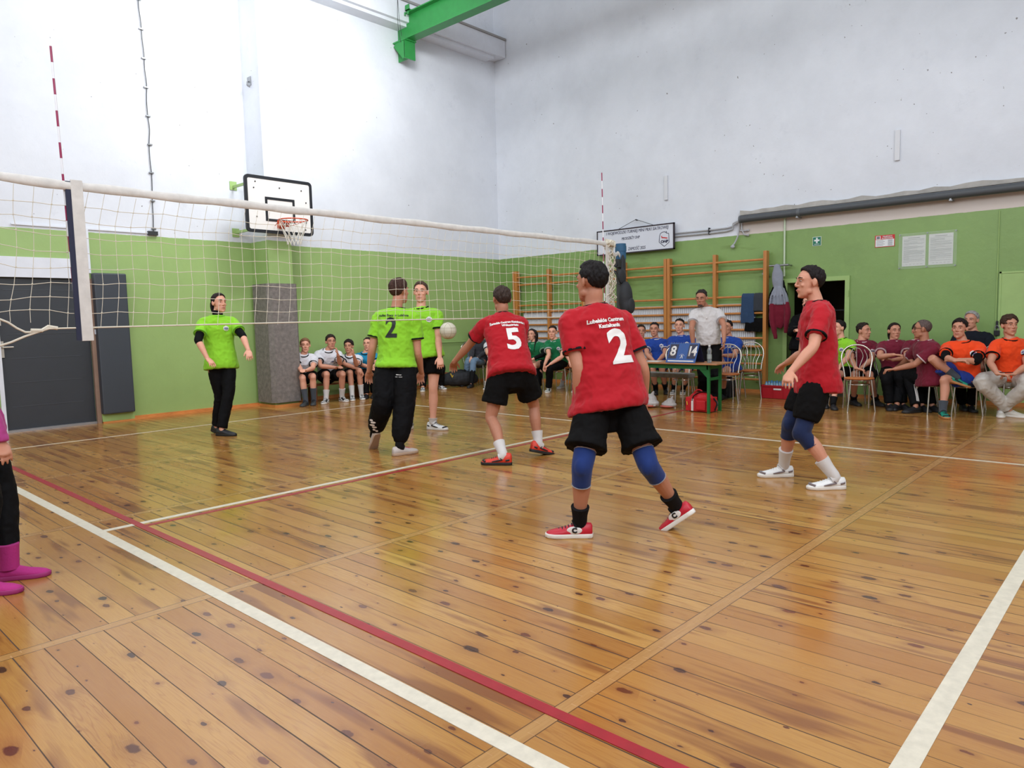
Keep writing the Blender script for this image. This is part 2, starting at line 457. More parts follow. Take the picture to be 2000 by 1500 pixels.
# ledge (concrete beam) along the top of the left wall
b = MB(); b.box((XL, 5.88, 7.16), (XR - 0.02, YL, 7.52)); b.box((XL, 5.96, 7.10), (XR - 0.3, YL, 7.16)); struct('trim_2', b, M_white)
b = MB(); b.box((XL, 5.84, 7.52), (XR - 0.02, YL, 7.56)); struct('trim_3', b, mat('ledge shadow grey', (150, 148, 146), 0.8))  # grey strip along the ledge's top edge, stands in for the shadow line
# white lintel over the dark door, brown jamb
b = MB(); b.box((0.60, YL - 0.02, 2.10), (dx1 + 0.004, YL + 0.02, 2.375)); struct('trim_4', b, M_white)
b = MB(); b.box((dx1 - 0.02, YL - 0.03, 0.0), (dx1 + 0.10, YL + 0.02, 2.10)); struct('trim_5', b, M_brown)
# low parapet patch behind the mat
b = MB(); b.box((2.03, YL - 0.05, 0), (2.475, YL, 0.2)); struct('trim_6', b, M_green)
# baseboards
b = MB(); b.box((2.03, YL - 0.09, 0), (PX0 - 0.02, YL, 0.02)); b.box((2.03, YL - 0.045, 0.02), (PX0 - 0.02, YL, 0.055))
b.box((PX0 - 0.04, PY, 0), (PX0, YL - 0.05, 0.045)); b.box((PX0 - 0.04, PY - 0.05, 0), (PX1 + 0.04, PY - 0.001, 0.045))
b.box((PX1 + 0.0, YL - 0.05, 0), (XR, YL, 0.055)); struct('baseboard_left', b, M_base)
b = MB(); b.box((XR - 0.05, ry1 + 0.05, 0), (XR, YL, 0.055)); b.box((XR - 0.05, YN, 0), (XR, ry0 - 0.05, 0.055)); struct('baseboard_right', b, M_base)
# steel door in the left wall
d = MB(); d.box((dx0, YL + 0.05, 0.03), (dx1 - 0.02, YL + 0.11, dz)); 
door1 = struct('door_1', d, M_anth)
b = MB()
for k, z in enumerate((0.34, 0.67, 1.0, 1.33, 1.66, 1.93)): b.box((dx0 + 0.1, YL + 0.046, z), (dx1 - 0.16, YL + 0.051, z + 0.006))
b.build('door_groove', mat('door groove', (74, 78, 84), 0.4), door1)
b = MB(); b.box((dx0, YL - 0.0, 0.0), (dx1 - 0.02, YL + 0.12, 0.03)); b.build('threshold', mat('aluminium sill', (170, 172, 176), 0.35, metal=0.7), door1)
b = MB(); b.box((dx0 + 0.005, YL + 0.02, 1.02), (dx0 + 0.05, YL + 0.05, 1.24)); b.tube([(dx0 + 0.028, YL + 0.03, 1.16), (dx0 + 0.028, YL - 0.03, 1.16), (dx0 + 0.15, YL - 0.03, 1.16)], 0.01, 8); b.box((dx0 + 0.005, YL + 0.02, 1.45), (dx0 + 0.04, YL + 0.05, 1.55)); b.build('door_handle', mat('brushed steel', (190, 186, 176), 0.35, metal=0.6), door1)
b = MB(); b.box((dx0 - 0.04, YL - 0.015, 0), (dx0 + 0.01, YL + 0.05, dz)); b.build('door_frame', M_white, door1)
# doorway in the right wall: green frame and the dark room behind
b = MB(); fw = 0.07
b.box((XR - 0.025, ry0 - fw, 0), (XR + 0.02, ry0, rz + fw)); b.box((XR - 0.025, ry1, 0), (XR + 0.02, ry1 + fw, rz + fw)); b.box((XR - 0.025, ry0, rz), (XR + 0.02, ry1, rz + fw))
fr = struct('door_2', b, M_green)
b = MB(); b.box((XR - 0.04, ry0 - 0.062, 1.62), (XR - 0.02, ry0 - 0.045, 1.72)); b.build('hinge', M_green, fr)
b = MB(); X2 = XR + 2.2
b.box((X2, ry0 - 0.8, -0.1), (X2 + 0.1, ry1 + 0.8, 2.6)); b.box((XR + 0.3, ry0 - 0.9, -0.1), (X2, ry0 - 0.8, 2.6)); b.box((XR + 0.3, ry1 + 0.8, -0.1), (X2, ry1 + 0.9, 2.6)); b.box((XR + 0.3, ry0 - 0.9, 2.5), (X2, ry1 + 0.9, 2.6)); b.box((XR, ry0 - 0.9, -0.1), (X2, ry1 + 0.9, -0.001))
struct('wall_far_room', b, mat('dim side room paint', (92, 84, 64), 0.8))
sh = thing('storage_shelf', (XR + 1.3, -0.95, 0), 'dark metal storage rack seen through the open doorway', 'shelf')
b = MB()
for yy in (-0.42, 0.42):
    for xx in (-0.2, 0.2): b.box((xx - 0.015, yy - 0.015, 0), (xx + 0.015, yy + 0.015, 1.72))
b.build('frame', M_dark, sh)
for z in (0.3, 0.85, 1.4):
    b = MB(); b.box((-0.22, -0.44, z), (0.22, 0.44, z + 0.025)); b.build('shelf_board', M_dark, sh)
# blind green door panel at the right picture edge
b = MB(); b.box((XR - 0.022, -4.7, 0), (XR, -3.475, 1.885)); 
dp = struct('door_3', b, M_green)
b = MB(); b.box((XR - 0.03, -3.50, 0), (XR - 0.02, -3.475, 1.89)); b.box((XR - 0.03, -4.7, 1.865), (XR - 0.02, -3.475, 1.89)); b.build('door_edge', M_green, dp)
# ---------------------------------------------------------------- fixtures
# green roof beam
t = thing('steel_beam', (7.86, 6.2, 6.86), 'green painted steel I-beam jutting from the top of the end wall', 'beam')
b = MB(); b.box((-0.012, -14.7, 0.0), (0.012, 0.03, 0.44)); b.box((-0.11, -14.7, -0.02), (0.11, 0.03, 0.0)); b.box((-0.11, -14.7, 0.44), (0.11, 0.03, 0.46)); b.build('beam', M_beam, t)
b = MB(); b.box((-0.14, -0.34, -0.045), (0.14, 0.06, -0.02)); b.box((-0.012, -0.30, -0.36), (0.012, 0.04, -0.045))
b.poly([(-0.13, 0.03, -0.10), (-0.13, -0.02, -0.045), (-0.13, -0.30, -0.045), (-0.13, -0.30, -0.36), (-0.13, -0.24, -0.38)], (0.012, 0, 0))
b.box((-0.13, -0.31, -0.38), (0.13, -0.285, -0.045)); b.build('bracket', M_beam, t)
b = MB(); b.box((-0.15, -0.5, 0.46), (0.13, -0.38, 0.472)); b.box((-0.15, -0.5, 0.46), (-0.138, -0.38, 0.56)); b.build('clamp', M_beam, t)
b = MB()
for i in range(4): b.cyl((-0.14 + 0.03 * (i % 2), -0.46 + 0.05 * i, 0.39), (-0.14 + 0.03 * (i % 2), -0.46 + 0.05 * i, 0.44), 0.016, 6)
b.build('bolt', M_beam, t)
# dangling wire by the ledge
b = MB(); b.tube([(7.35, 5.6, 8.6), (7.36, 5.6, 7.6), (7.34, 5.6, 7.05), (7.37, 5.61, 6.75), (7.40, 5.6, 6.6)], 0.005, 5, smooth=4); b.tube([(7.35, 5.6, 7.5), (7.38, 5.6, 7.0), (7.42, 5.6, 6.72)], 0.004, 5)
tag(b.build('hanging_wire', M_dark), 'thin dark wire dangling from above the ledge beside the green beam', 'wire')
# hook on the pilaster
b = MB(); b.tube([(PX0 - 0.0, 6.0, 5.35), (PX0 - 0.05, 5.98, 5.33), (PX0 - 0.07, 5.95, 5.27), (PX0 - 0.03, 5.93, 5.24)], 0.012, 6); b.box((PX0 - 0.012, 5.94, 5.28), (PX0, 6.05, 5.42))
tag(b.build('wall_hook', M_steel), 'small metal hook high on the white pilaster', 'hook')
# vertical cable with clips on the left wall
t = thing('wall_cable', (2.94, YL, 2.82), 'thin grey cable with clips running up the white end wall', 'cable')
rr = random.Random(3)
pts = [(rr.uniform(-0.012, 0.012) + 0.03 * math.sin(z * 0.9), -0.018, z) for z in [i * 0.22 for i in range(27)]]
b = MB(); b.tube(pts, 0.006, 6, smooth=3); b.build('cable', M_dark, t)
for i in range(11):
    z = 0.05 + i * 0.42; b = MB(); b.box((-0.03 + 0.03 * math.sin(z * 0.9), -0.03, z), (0.035 + 0.03 * math.sin(z * 0.9), 0, z + 0.018)); b.build('clip', M_steel, t)
t = thing('cable_conduit', (2.0, YL - 0.002, 2.80), 'thin white cable duct along the top edge of the green paint by the dark mat', 'conduit')
b = MB(); b.box((-0.9, -0.02, 0.0), (0.92, 0, 0.022)); b.build('duct', M_white, t)
b = MB(); b.box((0.0, -0.022, -0.62), (0.03, 0, 0.0)); b.build('drop_duct', M_white, t)
b = MB(); b.box((0.85, -0.05, -0.02), (0.99, 0, 0.04)); b.build('junction', M_dark, t)
# light switch
b = MB(); b.box((dx1 + 0.02, YL - 0.05, 1.30), (dx1 + 0.09, YL - 0.03, 1.37)); tag(b.build('light_switch', M_white, bevel=0.004), 'small white switch on the brown frame beside the dark door', 'switch')
# dark crash mat
t = thing('wall_mat', (2.24, YL, 0.13), 'tall dark grey padded mat on the wall beside the dark door', 'mat')
b = MB(); b.box((-0.215, -0.13, 0), (0.225, -0.002, 2.05)); b.build('pad', mat('dark vinyl', (58, 64, 72), 0.5, bump=0.2, bscale=5), t, bevel=0.02)
b = MB(); b.box((-0.2, -0.03, -0.0), (0.21, -0.0, 2.03)); b.build('backing', M_black, t)
# carpet padding around the pilaster foot
t = thing('pilaster_padding', (PX0, PY, 0.08), 'grey carpet padding wrapped around the pilaster under the hoop', 'padding')
b = MB()
o_ = 0.055
out = [(-o_, YL - PY - 0.08), (-o_, 0.02), (-0.0, -o_ - 0.01), (PX1 - PX0 - 0.0, -o_ - 0.01), (PX1 - PX0 + o_, 0.0), (PX1 - PX0 + o_, YL - PY - 0.08)]
inn = [(-0.004, YL - PY - 0.08), (-0.004, -0.004), (PX1 - PX0 + 0.004, -0.004), (PX1 - PX0 + 0.004, YL - PY - 0.08)]
for (p, q), (r_, s_) in [((out[0], out[1]), (inn[0], inn[1])), ((out[1], out[2]), (inn[1], inn[1])), ((out[2], out[3]), (inn[1], inn[2])), ((out[3], out[4]), (inn[2], inn[2])), ((out[4], out[5]), (inn[2], inn[3]))]:
    ring = [p, q, s_, r_] if r_ != s_ else [p, q, r_]
    b.poly([(x, y, 0) for x, y in ring], (0, 0, 1.98))
b.build('carpet', M_carpet, t)
# basketball backboard
t = thing('basketball_backboard', (4.70, 5.55, 2.86), 'white basketball backboard with black border fixed to the pilaster', 'backboard')
BWd, BH = 1.205, 0.90
M_bw = mat('backboard white', (232, 230, 226), 0.35); M_bk = mat('backboard black tape', (24, 26, 32), 0.5)
def rrect(w, h, r, cx=0, cz=0, n=5):
    ps = []
    for (sx, sz, a0) in ((1, 1, 0), (-1, 1, 90), (-1, -1, 180), (1, -1, 270)):
        for i in range(n + 1):
            a = math.radians(a0 + 90 * i / n); ps.append((cx + sx * (w / 2 - r) + r * math.cos(a), cz + sz * (h / 2 - r) + r * math.sin(a)))
    return ps
def band(b, outer, inner, y, th):
    n = len(outer)
    for i in range(n):
        j = (i + 1) % n
        b.poly([(outer[i][0], y, outer[i][1]), (inner[i][0], y, inner[i][1]), (inner[j][0], y, inner[j][1]), (outer[j][0], y, outer[j][1])], (0, th, 0))
b = MB(); b.poly([(x, 0, z) for x, z in rrect(BWd - 0.02, BH - 0.02, 0.06, 0, BH / 2)], (0, 0.025, 0)); b.build('board', M_bw, t)
b = MB(); band(b, rrect(BWd, BH, 0.07, 0, BH / 2), rrect(BWd - 0.1, BH - 0.1, 0.03, 0, BH / 2), -0.005, 0.035); b.build('border', M_bk, t)
b = MB(); band(b, rrect(0.53, 0.385, 0.004, 0.0, 0.385), rrect(0.45, 0.305, 0.004, 0.0, 0.385), -0.006, 0.005); b.build('target_square', M_bk, t)
b = MB()
for x, z in ((-0.42, 0.80), (-0.45, 0.70), (0.0, 0.74), (0.40, 0.74), (0.48, 0.55), (-0.42, 0.25), (0.47, 0.22), (0.45, 0.10)):
    b = MB(); b.cyl((x, -0.008, z), (x, 0.0, z), 0.011, 8); b.build('screw_head', M_bk, t)
for z, zz in ((0.80, 0.82), (0.06, 0.055)):
    b = MB(); b.box((-0.50, YL - 5.55 - 0.012, zz - 0.07), (-0.38, YL - 5.553, zz + 0.07)); b.box((-0.455, 0.03, z - 0.02), (-0.425, YL - 5.556, z + 0.02)); b.box((-0.45, 0.025, z - 0.02), (0.45, 0.05, z + 0.02)); b.build('bracket', M_green, t)
    b = MB(); b.box((0.2, 0.03, z - 0.02), (0.24, 0.14, z + 0.02)); b.build('bracket', M_green, t)
t = thing('basketball_hoop', (4.70, 5.55, 3.045), 'orange basketball rim with white net on the backboard', 'hoop')
M_or = mat('hoop orange', (206, 74, 34), 0.45)
cc = (0.0, -0.38, 0.0)
b = MB(); b.tube([(cc[0] + 0.225 * math.cos(2 * PI * i / 28), cc[1] + 0.225 * math.sin(2 * PI * i / 28), 0) for i in range(28)], 0.010, 8, closed=True)
b.build('rim', M_or, t, smooth=True)
b = MB(); b.box((-0.07, -0.012, -0.10), (0.07, -0.006, 0.03)); b.box((-0.06, -0.17, -0.015), (0.06, -0.01, -0.003)); b.box((-0.065, -0.15, -0.07), (-0.055, -0.01, 0.0)); b.box((0.055, -0.15, -0.07), (0.065, -0.01, 0.0)); b.build('mounting_plate', M_or, t)
b = MB()
for s_ in (-1, 1): b.tube([(s_ * 0.12, -0.02, -0.06), (s_ * 0.17, -0.2, -0.03), (s_ * 0.2, -0.33, -0.008)], 0.006, 6, smooth=3)
b.build('rim_brace', M_or, t)
b = MB(); N_ = 12; lev = [(0.222, 0.0), (0.19, -0.10), (0.155, -0.20), (0.125, -0.29), (0.11, -0.37)]
for k in range(len(lev) - 1):
    (r0, z0), (r1, z1) = lev[k], lev[k + 1]
    for i in range(N_):
        a0 = 2 * PI * (i + 0.5 * (k % 2)) / N_
        for s_ in (-0.5, 0.5):
            a1 = a0 + s_ * 2 * PI / N_
            b.tube([(cc[0] + r0 * math.cos(a0), cc[1] + r0 * math.sin(a0), z0), (cc[0] + r1 * math.cos(a1), cc[1] + r1 * math.sin(a1), z1 - 0.02 * ((i * 7) % 3) / 2)], 0.004, 5)
b.build('net', mat('hoop net cord', (226, 222, 212), 0.8), t)

# ------------------------------------------------ right wall fixtures
# wall bars
M_bar = mat('varnished beech', (190, 124, 62), 0.38, var=0.14, vscale=9, stretch=(1, 1, 0.15), coat=0.2)
RZ = [2.30, 2.14, 1.68, 1.54, 1.395, 1.25, 1.105, 0.96, 0.815, 0.665, 0.515, 0.37, 0.24]
def wall_bars(y0, bays, label):
    t = thing('wall_bars', (10.48, y0, 0.145), label, 'wall bars', 'ladders of wooden wall bars on the right wall')
    for k in range(bays + 1):
        y = k * 0.93
        b = MB(); b.box((-0.055, y - 0.03, 0), (0.055, y + 0.03, 2.30)); b.build('post', M_bar, t, bevel=0.006)
    for z in RZ:
        for k in range(bays):
            rr = random.Random(int(z * 100) + k)
            b = MB(); b.tube([(-0.01 + (-0.03 if z > 2.2 else 0), k * 0.93 + 0.03, z - 0.145), (-0.01 + (-0.03 if z > 2.2 else 0), k * 0.93 + 0.90, z - 0.145 + rr.uniform(-0.004, 0.004))], 0.019, 10, flat=0.75); b.build('rung', M_bar, t, smooth=True)
    for k in range(bays + 1):
        b = MB(); b.box((0.05, k * 0.93 - 0.02, 1.86), (0.127, k * 0.93 + 0.02, 1.875)); b.box((-0.02, k * 0.93 + 0.03, 1.90), (0.127, k * 0.93 + 0.06, 1.93)); b.build('wall_bracket', M_steel, t)
    return t
wall_bars(-0.145, 2, 'wooden wall bars with jeans hanging on them, nearest to the open doorway')
wall_bars(1.785, 2, 'wooden wall bars behind the net pole and the two blue shirted boys')
wall_bars(3.715, 2, 'wooden wall bars behind the green shirted spectators')
wall_bars(5.645, 0, 'single wooden post of wall bars nearest to the room corner')
# ribbed radiators
M_rad = mat('radiator enamel', (214, 216, 220), 0.4)
def radiator(y0, y1, label):
    t = thing('radiator', (10.56, y0, 0.80), label, 'radiator', 'ribbed radiators behind the wall bars')
    L = y1 - y0
    b = MB(); b.box((-0.02, 0, 0), (0.0, L, 0.74)); b.build('panel', M_rad, t)
    b = MB(); b.box((-0.06, 0, 0.735), (0.02, L, 0.765)); b.build('top_rail', M_rad, t)
    n = int(L / 0.04); b = MB()
    for i in range(n): b.tube([(-0.035, 0.02 + i * 0.04, 0.01), (-0.035, 0.02 + i * 0.04, 0.73)], 0.0185, 8)
    rb = b.build('ribs', M_rad, t, smooth=True)
    b = MB(); b.tube([(-0.02, -0.02, 0.05), (-0.02, -0.02, -0.6), (0.03, -0.02, -0.62)], 0.012, 8); b.build('feed_pipe', M_green, t)
    return t
radiator(0.07, 2.60, 'long white ribbed radiator behind the blue shirted boys and the referee')
radiator(3.0, 5.44, 'long white ribbed radiator behind the green shirted spectators')
# thin green heating pipe near the floor
b = MB(); b.tube([(9.6, YL - 0.04, 0.92), (7.4, YL - 0.04, 0.93), (6.9, YL - 0.04, 0.92)], 0.012, 8); tag(b.build('heating_pipe', M_green), 'thin green pipe along the end wall left of the room corner', 'pipe')
# banner board
t = thing('tournament_board', (10.50, 1.62, 2.62), 'white tournament title board with dark frame high on the right wall', 'board')
Lb, Hb = 1.76, 0.49
b = MB(); b.box((-0.012, 0.01, 0.01), (0.012, Lb - 0.01, Hb - 0.01)); b.build('board', mat('board white', (216, 220, 230), 0.5), t)
b = MB()
for lo, hi in (((-0.02, 0, 0), (0.02, Lb, 0.022)), ((-0.02, 0, Hb - 0.022), (0.02, Lb, Hb)), ((-0.02, 0, 0), (0.02, 0.022, Hb)), ((-0.02, Lb - 0.022, 0), (0.02, Lb, Hb))): b.box(lo, hi)
b.build('frame', mat('board frame', (46, 34, 44), 0.5), t)
M_ink = mat('dark blue lettering', (32, 34, 66), 0.6); M_sred = mat('emblem red', (200, 40, 44), 0.6)
Rr, Uu = (0, -1, 0), (0, 0, 1)
flat_text('title_lettering', 'I WOJEWÓDZKI TURNIEJ MINI PIŁKI SIATKOWEJ', 0.082, (-0.013, Lb - 0.93, Hb - 0.075), Rr, Uu, M_ink, t, width=0.80, shear=0.18)
flat_text('title_lettering', 'MŁODZIEŻY OHP', 0.074, (-0.013, Lb - 0.80, Hb - 0.200), Rr, Uu, M_ink, t, width=0.72, shear=0.18)
flat_text('title_lettering', 'ZAMOŚĆ 2025', 0.084, (-0.013, Lb - 0.94, 0.080), Rr, Uu, M_ink, t, width=0.72, shear=0.18)
em = [(x_ * 0.82, z_ * 0.82) for x_, z_ in [(-0.125, 0.06), (-0.105, 0.13), (-0.06, 0.16), (0.01, 0.17), (0.03, 0.15), (0.06, 0.17), (0.05, 0.135), (0.115, 0.12), (0.125, -0.08), (0.0, -0.165), (-0.135, -0.06)]]
yc0, zc0 = 0.21, 0.20
b = MB()
for i in range(len(em)):
    p, q = em[i], em[(i + 1) % len(em)]
    b.tube([(-0.014, yc0 - p[0], zc0 + p[1]), (-0.014, yc0 - q[0], zc0 + q[1])], 0.005, 6)
b.build('emblem_outline', M_ink, t)
b = MB()
rp = [(x_ * 0.82, z_ * 0.82) for x_, z_ in [(-0.08, 0.07), (-0.06, 0.085), (-0.055, 0.05), (0.0, 0.045), (0.08, 0.03), (0.085, 0.005), (0.0, 0.02), (-0.07, 0.028)]]
b.poly([(-0.013, yc0 - x, zc0 + z) for x, z in rp], (-0.003, 0, 0)); b.build('emblem_stripe', M_sred, t)
flat_text('emblem_lettering', 'OHP', 0.070, (-0.013, yc0, zc0 - 0.045), Rr, Uu, M_ink, t, bold=0.003, width=1.1, shear=0.1)
b = MB(); b.tube([(0.0, 1.24, Hb), (0.03, 0.86, Hb + 0.15), (0.0, 0.46, Hb)], 0.005, 5); b.ell((0.05, 0.86, Hb + 0.14), (0.05, 0.012, 0.012)); b.build('hanging_cord', M_dark, t)
# conduits to the duct
M_cnd = mat('grey conduit', (176, 178, 182), 0.45)
t = thing('pipe_run', (XR - 0.003, 0.37, 2.96), 'pair of thin grey pipes between the white title board and the grey duct', 'pipes')
for k, dz_ in enumerate((0.0, -0.055)):
    b = MB(); b.tube([(-0.03, 1.3, -0.045 + dz_), (-0.03, 0.24, -0.05 + dz_), (-0.05, 0.12, 0.01 + dz_ * .5), (-0.05, 0.0, 0.05 + dz_ * 0.3), (-0.05, -0.1, 0.05 + dz_ * 0.3)], 0.014, 8, smooth=3); b.build('pipe', M_cnd, t, smooth=True)
    b = MB(); b.tube([(-0.03, 0.02 - k * 0.05, 0.22 if k else 0.06), (-0.03, 0.02 - k * 0.05, -0.10), (-0.03, -0.03 - k * 0.05, -0.13 - k * 0.07), (-0.03, -0.13, -0.13 - k * 0.08)], 0.012, 8); b.ell((-0.03, -0.15, -0.13 - k * 0.08), (0.022, 0.02, 0.022)); b.build('pipe', M_cnd, t, smooth=True)
b = MB(); b.box((-0.045, 0.58, -0.13), (0, 0.60, -0.01)); b.build('pipe_clamp', M_dark, t)
b = MB(); b.tube([(-0.04, 0.01, 0.0), (-0.045, 0.03, -0.2), (-0.05, 0.09, -0.33), (-0.06, 0.13, -0.37)], 0.013, 8, smooth=3); b.ell((-0.06, 0.12, -0.39), (0.03, 0.04, 0.03)); b.build('drop_hose', M_cnd, t, smooth=True)
# dark duct
t = thing('grey_duct_pipe', (XR - 0.134, 0.33, 3.02), 'long thick dark grey pipe running along the right wall above the green paint', 'pipe')
b = MB(); b.cyl((0, 0, 0), (0, -7.6, 0.0), 0.062, 20); b.build('pipe', mat('dark grey insulation', (74, 78, 82), 0.5), t, smooth=True)
for y in (-1.0, -3.2, -5.4):
    b = MB(); b.box((-0.02, y - 0.02, -0.085), (0.13, y + 0.02, -0.07)); b.box((-0.03, y - 0.012, -0.085), (-0.018, y + 0.012, 0.0)); b.build('bracket', M_steel, t)
b = MB(); b.cyl((0, -1.05, 0), (0, -1.0, 0), 0.066, 20); b.cyl((0, -0.0, 0), (0, -0.03, 0), 0.066, 20); b.build('sleeve', mat('pipe sleeve', (92, 96, 100), 0.5), t, smooth=True)
# broken plaster ledge above it
b = MB(); rr = random.Random(5); pts = []
ys = [0.36 - i * 0.2 for i in range(38)]
b.poly([(XR, 0.36, 3.10), (XR, -7.2, 3.10), (XR, -7.2, 3.17)] + [(XR, y, 3.155 + rr.uniform(-0.012, 0.03)) for y in reversed(ys)], (-0.06, 0, 0))
struct('trim_7', b, mat('raw plaster', (176, 172, 166), 0.9, var=0.2))
# white vertical pipe
b = MB(); b.cyl((XR - 0.03, -0.42, 2.0), (XR - 0.03, -0.42, 2.98), 0.016, 10); tag(b.build('vertical_pipe', mat('pale green pipe', (196, 212, 184), 0.4), smooth=True), 'thin pale vertical pipe above the hanging hoodies', 'pipe')
# cable ducts high on the wall
for (y, z, lab) in ((1.847, 3.555, 'short white vertical duct on the upper wall above the title board'), (-2.12, 3.64, 'short white vertical duct on the upper wall above the wall notices')):
    b = MB(); b.box((XR - 0.035, y - 0.035, z), (XR, y + 0.035, z + 0.45)); tag(b.build('cable_duct', mat('duct white', (216, 218, 222), 0.5), bevel=0.004), lab, 'duct', 'short vertical ducts on the upper right wall')
# first aid sign
M_sgn = mat('sign white', (224, 228, 228), 0.4); M_sg = mat('sign green', (20, 116, 88), 0.4)
t = thing('first_aid_sign', (XR - 0.004, -0.945, 2.54), 'small green sign with a white cross high on the green wall', 'sign')
b = MB(); b.box((-0.004, -0.068, -0.072), (0.002, 0.068, 0.072)); b.build('panel', M_sgn, t)
b = MB(); b.box((-0.007, -0.062, -0.066), (-0.004, 0.062, 0.066)); b.build('field', M_sg, t)
b = MB(); b.box((-0.010, -0.042, -0.0), (-0.007, 0.042, 0.026)); b.box((-0.0101, -0.013, -0.03), (-0.007, 0.013, 0.055)); b.build('cross', M_sgn, t)
b = MB(); b.box((-0.010, -0.04, -0.05), (-0.007, 0.04, -0.044)); b.build('caption', M_sgn, t)
t = thing('emergency_phone_sign', (XR - 0.004, -1.97, 2.453), 'small red and white emergency phone number sign on the green wall', 'sign')
b = MB(); b.box((-0.003, -0.14, -0.09), (0.002, 0.14, 0.09)); b.build('panel', M_sred, t)
b = MB(); b.box((-0.006, -0.132, -0.082), (-0.003, 0.132, 0.025)); b.box((-0.006, 0.06, 0.03), (-0.003, 0.125, 0.08)); b.build('white_field', M_sgn, t)
flat_text('heading', 'TELEFONY', 0.027, (-0.0035, -0.035, 0.066), Rr, Uu, M_sgn, t, bold=0.001, width=1.1, th=0.002)
flat_text('heading', 'ALARMOWE', 0.027, (-0.0035, -0.035, 0.040), Rr, Uu, M_sgn, t, bold=0.001, width=1.05, th=0.002)
b = MB()
for k in range(5): b.box((-0.0075, 0.02 - 0.02 * (k % 2), 0.008 - 0.019 * k), (-0.006, 0.115, 0.013 - 0.019 * k)); b.box((-0.0075, -0.11, 0.006 - 0.019 * k), (-0.006, -0.045, 0.014 - 0.019 * k))
b.box((-0.0075, 0.07, 0.035), (-0.006, 0.115, 0.075))
b.build('small_print', mat('grey print', (120, 122, 130), 0.6), t)
# notices behind plexiglass
t = thing('notice_case', (XR - 0.006, -2.555, 2.27), 'clear plastic cover screwed to the green wall over two notices', 'plastic cover')
b = MB(); b.box((-0.014, -0.385, -0.265), (-0.010, 0.385, 0.265)); b.build('cover', mat('clear acrylic', (225, 240, 225), 0.08, alpha=0.10), t)
b = MB()
for y in (-0.37, 0.0, 0.37):
    for z in (-0.25, 0.25): b.cyl((-0.02, y, z), (0.0, y, z), 0.010, 8)
b.build('screws', M_steel, t)
M_pap = mat('notice paper', (214, 214, 214), 0.6); M_gp = mat('fine print', (146, 148, 152), 0.7)
for k, (yy, lab) in enumerate(((-2.375, 'printed white notice on the green wall, left one of two'), (-2.733, 'printed white notice on the green wall, right one of two'))):
    t = thing('wall_notice', (XR - 0.003, yy, 2.27), lab, 'notice', 'printed notices under the plastic cover')
    b = MB(); b.box((-0.002, -0.158, -0.226), (0.0015, 0.158, 0.226)); b.build('paper', M_pap, t)
    b = MB(); rr = random.Random(k + 20)
    b.box((-0.0035, -0.08, 0.19), (-0.002, 0.08, 0.198))
    z = 0.17
    while z > -0.17:
        e = rr.choice([0, 0, 0.02, 0.09, 0.2]); b.box((-0.0032, -0.14 + e, z), (-0.002, 0.14, z + 0.0035)); z -= 0.0105 * rr.choice([1, 1, 1, 1.6])
    for i in range(5): b.box((-0.0032, -0.12 + 0.05 * i, -0.2), (-0.002, -0.09 + 0.05 * i, -0.196))
    b.build('print', M_gp, t)
# padlock and thin conduit by the green door panel
b = MB(); b.tube([(XR - 0.012, -3.447, 1.18), (XR - 0.012, -3.447, 2.74)], 0.007, 6); tag(b.build('thin_conduit', M_green), 'thin green painted conduit running down to the black padlock', 'conduit')
t = thing('padlock', (XR - 0.01, -3.47, 1.07), 'black padlock hanging on the green wall beside the rightmost orange shirted boy', 'padlock')
b = MB(); b.cbox((-0.03, 0, -0.04), (0.035, 0.07, 0.075)); b.build('body', M_black, t, bevel=0.006)
b = MB(); b.tube([(-0.03, -0.022, 0), (-0.03, -0.022, 0.05), (-0.03, 0, 0.07), (-0.03, 0.022, 0.05), (-0.03, 0.022, 0)], 0.006, 6); b.build('shackle', M_steel, t)
b = MB(); b.box((-0.03, -0.015, 0.03), (0.01, 0.015, 0.13)); b.build('hasp', M_black, t)

# ------------------------------------------------ volleyball net
M_cord = mat('net cord', (208, 200, 182), 0.8); M_tape = mat('net tape canvas', (206, 202, 196), 0.8, var=0.10, vscale=12, bump=0.3, bscale=18)
NH, NB = 2.333, 1.385
t = thing('volleyball_net', (3.0, 0, NH), 'white cord volleyball net stretched across the court', 'net')
X0n, X1n = -0.75, 6.02
def net_pt(x, z):
    """the hanging net, x along the line, z 0..1 from top to bottom"""
    X = x; Z = NH - 0.06 - z * (NH - 0.06 - NB)
    Y = 0.03 * math.sin(z * PI) + 0.012 * math.sin(x * 2.1 + z * 3)
    if z < 0.25: X += 0.04 * (0.22 - z) / 0.22 * (1 if x < 2.5 else max(0, 1 - (x - 2.5) / 2))
    X += -0.045 * max(0, z - 0.7) / 0.3 * (1 if x < 3 else 0.5)
    if x < -0.02:                                                     # slack end past the near antenna, drawn towards the pole
        k = min(1, (-x) / 0.75); cz = (NH + NB) / 2 - 0.02
        Z += 0.05 * k * (1 - z) + k * 0.05 * math.sin(z * 9 + x * 5) - 0.05 * k * (1 - abs(2 * z - 1)) + 0.05 * k * z
        X += 0.05 * math.sin(z * 7 + x * 3) * k
    Z += 0.006 * math.sin(x * 13 + z * 5)
    return Vector((X - 3.0, Y, Z - NH))
b = MB(); nz = 9; nx = int((X1n - X0n) / 0.10)
r0 = 0.0017
for i in range(nx + 1):
    x = X0n + i * 0.10
    b.tube([net_pt(x, j / nz) for j in range(nz + 1)], r0, 4)
for j in range(1, nz):
    b.tube([net_pt(X0n + i * 0.10, j / nz) - Vector((0, 0, 0.004 * ((i + j) % 2))) for i in range(nx + 1)], r0 * 1.25, 4)
